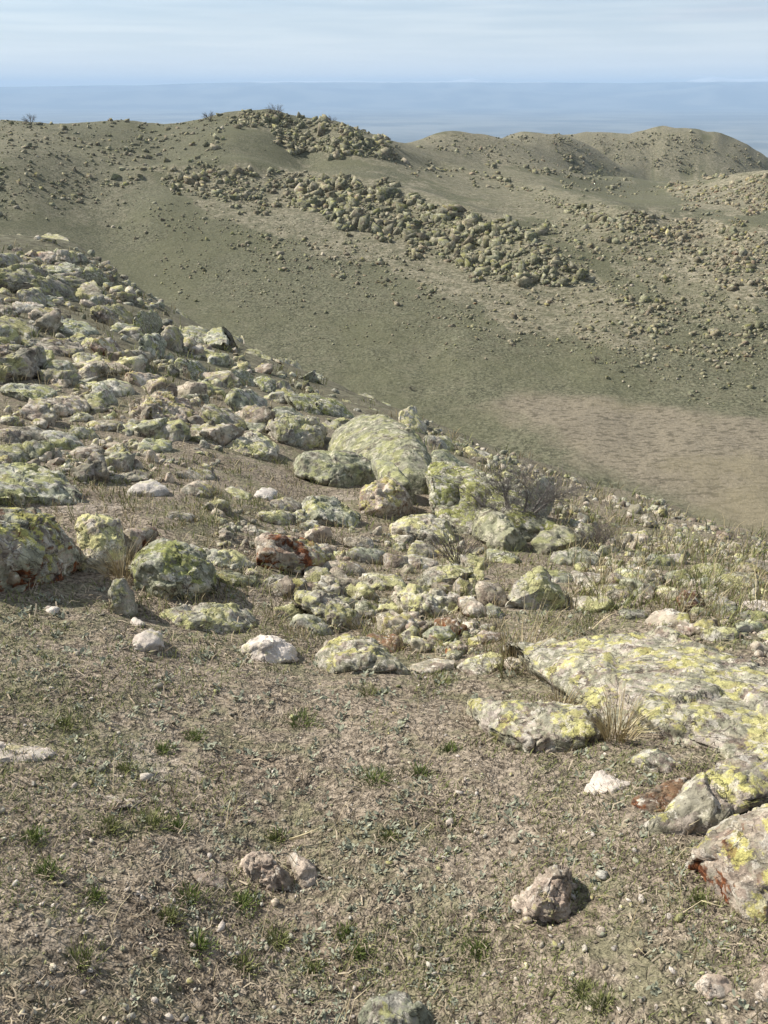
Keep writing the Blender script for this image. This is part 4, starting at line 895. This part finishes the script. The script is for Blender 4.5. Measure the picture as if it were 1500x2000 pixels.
# short turf blades, patchy
q, d, xs, ys = sprinkle(48000, -120, 1620, 900, 2080)
pt = vn2(q[:, 0]/.16, q[:, 1]/.16, 91)+.6*vn2(q[:, 0]/.5, q[:, 1]/.5, 92); k = (d < 12) & (pt+rng.normal(0, .25, len(d)) > .12)
q, d = q[k], d[k]; n = len(q)
def turf(q, d, hmin, hmax, w):
    n = len(q); a = rng.uniform(0, 2*pi, n); ln = rng.uniform(.1, .9, n); dv = np.stack([np.cos(a)*ln, np.sin(a)*ln, np.ones(n)], -1); dv /= np.linalg.norm(dv, axis=1)[:, None]
    h = (rng.uniform(hmin, hmax, n)*np.clip(d/2.2, .8, 2.5))[:, None]; sd = np.stack([-np.sin(a), np.cos(a), np.zeros(n)], -1)*(w*np.clip(d/2.2, .8, 3))[:, None]
    dr = np.stack([np.cos(a), np.sin(a), -np.ones(n)], -1)*h*.2
    return np.stack([q-sd, q+sd, q+dv*h*.55+sd*.8, q+dv*h*.55-sd*.8, q+dv*h+dr+sd*.1, q+dv*h+dr-sd*.1], 1)
link('short_turf', blade_mesh('short_turf', turf(q, d, .008, .026, .0011)), M_OLIVE, kind='stuff')
# sage rosettes: small grey-green leaf clusters
q, d, xs, ys = sprinkle(1500, -100, 1600, 1150, 2060)
k = (vn2(q[:, 0]/.35, q[:, 1]/.35, 95)+rng.normal(0, .3, len(d)) > -.05) & (d < 8); q, d = q[k], d[k]
LQ = []
for p, dd in zip(q, d):
    m = int(rng.integers(7, 14)); s = rng.uniform(.006, .014)*np.clip(dd/2.2, .8, 1.6); a = rng.uniform(0, 2*pi, m); e = rng.uniform(.15, 1.1, m)
    dv = np.stack([np.cos(a)*np.cos(e), np.sin(a)*np.cos(e), np.sin(e)], -1); sd = np.stack([-np.sin(a), np.cos(a), rng.normal(0, .3, m)], -1)*s*.3
    b = p+np.array([0, 0, .002])+rng.normal(0, s*.7, (m, 3))*(1, 1, .1)
    LQ.append(np.stack([b-sd*.3, b+sd*.3, b+dv*s*.6+sd, b+dv*s*.6-sd, b+dv*s*1.1+sd*.2, b+dv*s*1.1-sd*.2], 1))
link('sage_rosettes', blade_mesh('sage_rosettes', np.concatenate(LQ)), M_SAGE, kind='stuff')
# dry stalks standing in the turf
Q = []
q, d, xs, ys = sprinkle(230, -60, 1560, 1000, 2060)
for p, dd in zip(q, d):
    if dd < 9: Q.append(blades(p, int(rng.integers(1, 4)), rng.uniform(.06, .17), .01, .55, .0009))
link('dry_stalks', blade_mesh('dry_stalks', np.concatenate(Q)), M_STRAW, kind='stuff')
# grass among the rocks, mid distance, and the dry fringe on the skyline
Q = []; Q2 = []
for poly, cnt, hh in [([(400,960),(1000,1000),(1200,1190),(1050,1340),(500,1240),(250,1190)], 900, (.04, .12)), ([(-40,740),(450,840),(640,960),(300,1060),(-40,1000)], 500, (.04, .12)),
                      ([(700,780),(1000,895),(1330,1000),(1540,1066),(1540,1250),(1150,1190),(1060,1010),(800,860)], 1300, (.08, .22)), ([(-40,470),(200,500),(640,750),(600,850),(-40,740)], 500, (.1, .3))]:
    p = np.array(poly, float); q, d, xs, ys = sprinkle(cnt*2, p[:, 0].min(), p[:, 0].max(), p[:, 1].min(), p[:, 1].max(), poly=poly)
    for pp, dd in list(zip(q, d))[:cnt]:
        if dd > 45: continue
        t = blades(pp, 6, rng.uniform(*hh), .03*dd/4, .5, .0016*dd/4)
        (Q if rng.random() < .5 else Q2).append(t)
link('dry_grass', blade_mesh('dry_grass', np.concatenate(Q)), M_STRAW, kind='stuff')
link('hillside_grass', blade_mesh('hillside_grass', np.concatenate(Q2)), M_OLIVE, kind='stuff')

def near_land(x, y):
    w, s = place_words(x, y); return f'{w} {s}'
TUFTS = [(90,1708,30),(152,1882,42),(475,1888,26),(703,1862,20),(675,1828,24),(540,1838,32),(325,1795,30),(368,1758,32),(588,1415,34),(722,1357,26),(125,1420,28),(315,1467,22),(378,1442,22),(240,1505,20),(760,1637,18),(385,1852,30),(940,1862,30),(1180,1965,34),(862,1332,26),(735,1530,34),(820,1515,26),(290,1612,34),(210,1620,30),(345,1620,26),(60,1640,26),(1140,1940,26),(615,1895,20),(880,1465,18),(180,1755,22),(1370,1760,20),(540,1640,24),(470,1770,26)]
COND = ['bright green', 'olive green', 'straw-tipped green', 'dense dark green']
tu = set()
for i, (x, y, s) in enumerate(TUFTS):
    q, d = hits(x, y); w = s/FPX*float(d[0]); rs = np.random.default_rng(500+i); kk = i % 4
    bl = np.concatenate([blades((0, 0, 0), 150, w*.6, w*.6, .8, .001, rs), blades((0, 0, 0), 200, w*.38, w*1.3, 1.1, .001, rs)])
    o = link('grass_tuft', blade_mesh('grass_tuft', bl), M_GREEN if kk in (0, 3) else M_OLIVE, category='grass tuft', group='green grass tufts in the foreground turf')
    lab = f'{COND[kk]} grass tuft {near_land(x, y)}'
    if lab in tu: lab = f'{"wider" if s > 25 else "smaller"} '+lab
    if lab in tu: lab += ', ' + ('low in the picture' if y > 1700 else 'higher up the turf')
    tu.add(lab)
    o['label'] = lab; o.location = tuple(q[0])
for x, y, s, lab in [(1018,1300,75,'dry straw tussock standing at the left end of the broad yellow slab'),(1205,1440,60,'dry tussock in the gap between the long pale slab and the broad slab'),(240,1130,50,'thin straw stems arching in front of the mossy boulder'),(1095,1400,40,'green and straw tussock behind the long pale slab')]:
    q, d = hits(x, y); w = s/FPX*float(d[0]); rs = np.random.default_rng(600+x)
    bl = blades((0, 0, 0), 120, w*1.9, w*.5, .55, .0014, rs)
    o = link('dry_tussock', blade_mesh('dry_tussock', bl), M_STRAW, label=lab, category='grass tussock'); o.location = tuple(q[0])
# broken straw lying on the turf
q, d = hits(612, 1650); rs = np.random.default_rng(5)
o = link('broken_straw', blade_mesh('broken_straw', np.concatenate([blades((0, 0, .0), 5, .12, .004, .1, .0016, rs, .1)])), M_STRAW, label='pale yellow broken straw lying across the turf above the tan earthy lump', category='straw')
o.location = tuple(q[0]+np.array([-.06, 0, .02])); o.rotation_euler = (0, radians(82), radians(8))

# bare bushes
def tubes(segs, sides=4):
    V = []; F = []; o_ = 0
    for p0, p1, r0, r1 in segs:
        d = p1-p0; d = d/(np.linalg.norm(d)+1e-9); a = np.cross(d, (0.3, .2, 1)); a /= np.linalg.norm(a)+1e-9; b = np.cross(d, a)
        an = np.arange(sides)*2*pi/sides; ring = np.cos(an)[:, None]*a+np.sin(an)[:, None]*b
        V.append(p0+ring*r0); V.append(p1+ring*r1)
        for k in range(sides): F.append((o_+k, o_+(k+1) % sides, o_+sides+(k+1) % sides, o_+sides+k))
        o_ += 2*sides
    return np.concatenate(V), np.array(F)
def grow(rs, p, d, L0, r, depth, segs, kids, up, spread):
    n = 4; q = p
    for i in range(n):
        d = d+rs.normal(0, .16, 3); d[2] += up*.08; d /= np.linalg.norm(d); q2 = q+d*L0/n; segs.append((q, q2, r*(1-.12*i), r*(1-.12*(i+1)))); q = q2
        if depth > 0 and i > 0:
            for _ in range(kids):
                nd = d+rs.normal(0, spread, 3); nd /= np.linalg.norm(nd); grow(rs, q, nd, L0*rs.uniform(.5, .75), r*.55, depth-1, segs, kids, up, spread)
def bush(label, x, y, hpx, stems, leanx, depth, mat, seed, name='bare_bush', kids=1, spread=.6, r0=.02, upz=1.0, back=1.0, wid=.7, tk=.30):
    q, d = hits(x, y); d = float(d[0]); h = hpx/FPX*d; rs = np.random.default_rng(seed); tr, tw = [], []
    e = bpy.data.objects.new(name, None); C.objects.link(e); e.location = tuple(q[0]-np.array([0, 0, .02])); e['label'] = label; e['category'] = 'bush'
    for i in range(stems):
        a = leanx[i % len(leanx)]+rs.normal(0, .08); dv = np.array([a, rs.normal(0, .35)*back, upz]); dv /= np.linalg.norm(dv)
        s = []; grow(rs, np.array([rs.normal(0, h*.03), rs.normal(0, h*.03), 0.]), dv, h*wid, r0*h, 0, s, 0, .3, .4); tr += s
        for (p0, p1, ra, rb) in s[1:]:
            for _ in range(4):
                nd = (p1-p0)/np.linalg.norm(p1-p0)+rs.normal(0, spread, 3); nd /= np.linalg.norm(nd); grow(rs, p1, nd, h*.42*rs.uniform(.6, 1.1), r0*h*tk, depth, tw, kids, .2, spread)
    V, F = tubes(tr, 6); link('trunk', mesh_np('trunk', V, F, True), mat, e)
    V, F = tubes(tw, 3); link('twigs', mesh_np('twigs', V, F), mat, e)
    return e
bush('leafless spreading bush with dark crooked stems in front of the pointed pale rock', 1003, 1035, 120, 7, [-.9, -.35, .25, 1.0, 1.9], 2, M_TWIGG, 21, r0=.034, kids=2, spread=.62, wid=.8, tk=.16)
bush('low purplish-brown bush of fine dead twigs below the sliding slab', 892, 1100, 115, 44, [-1.1, -.7, -.3, .1, .5, .9], 2, M_TWIG, 22, r0=.006, kids=1, spread=.45, tk=.009)
bush('dead twiggy clump among the rubble right of the low mossy bush', 1165, 1075, 60, 14, [-.6, -.2, .3, .6], 2, M_TWIG, 23, r0=.012, kids=1, spread=.4)
for i, (x, y, s, l) in enumerate([(60,238,18,'tiny dark shrub on the skyline at far left'),(410,236,17,'small shrub on the ridge skyline left of the outcrop'),(355,233,12,'low tufty shrub on the ridge skyline, second from left'),(540,228,22,'reddish bare shrub on top of the ridge outcrop'),(648,240,12,'dark low shrub among boulders at the outcrop\'s right shoulder'),(805,762,9,'lone dark shrub on the valley turf behind the near rocks'),(1163,708,14,'dark shrub beside rocks on the edge of the valley floor')]):
    bush(l, x, y, s, 7, [-.9, -.5, 0, .5, .9], 1, M_TWIG, 40+i, name='ridge_shrub' if y < 300 else 'valley_shrub', r0=.03, kids=1, spread=.5)

# ------------------------------------------------------------------ air
def box(x0, x1, y0, y1, z0, z1):
    V = [(x, y, z) for x in (x0, x1) for y in (y0, y1) for z in (z0, z1)]
    F = [(0, 1, 3, 2), (4, 6, 7, 5), (0, 4, 5, 1), (2, 3, 7, 6), (0, 2, 6, 4), (1, 5, 7, 3)]; return V, F
V, F = box(-46500, 46500, -46500, 46500, -690, 480)
me = mesh_np('haze', V, F); hm = bpy.data.materials.new('haze'); hm.use_nodes = True; t = hm.node_tree; t.nodes.clear()
ho = t.nodes.new('ShaderNodeOutputMaterial'); hv = t.nodes.new('ShaderNodeVolumePrincipled'); hv.inputs['Color'].default_value = (.52, .73, 1, 1); hv.inputs['Density'].default_value = 4.8e-5; hv.inputs['Anisotropy'].default_value = 0.0
t.links.new(hv.outputs[0], ho.inputs['Volume'])
hz = link('haze', me, hm, kind='stuff')
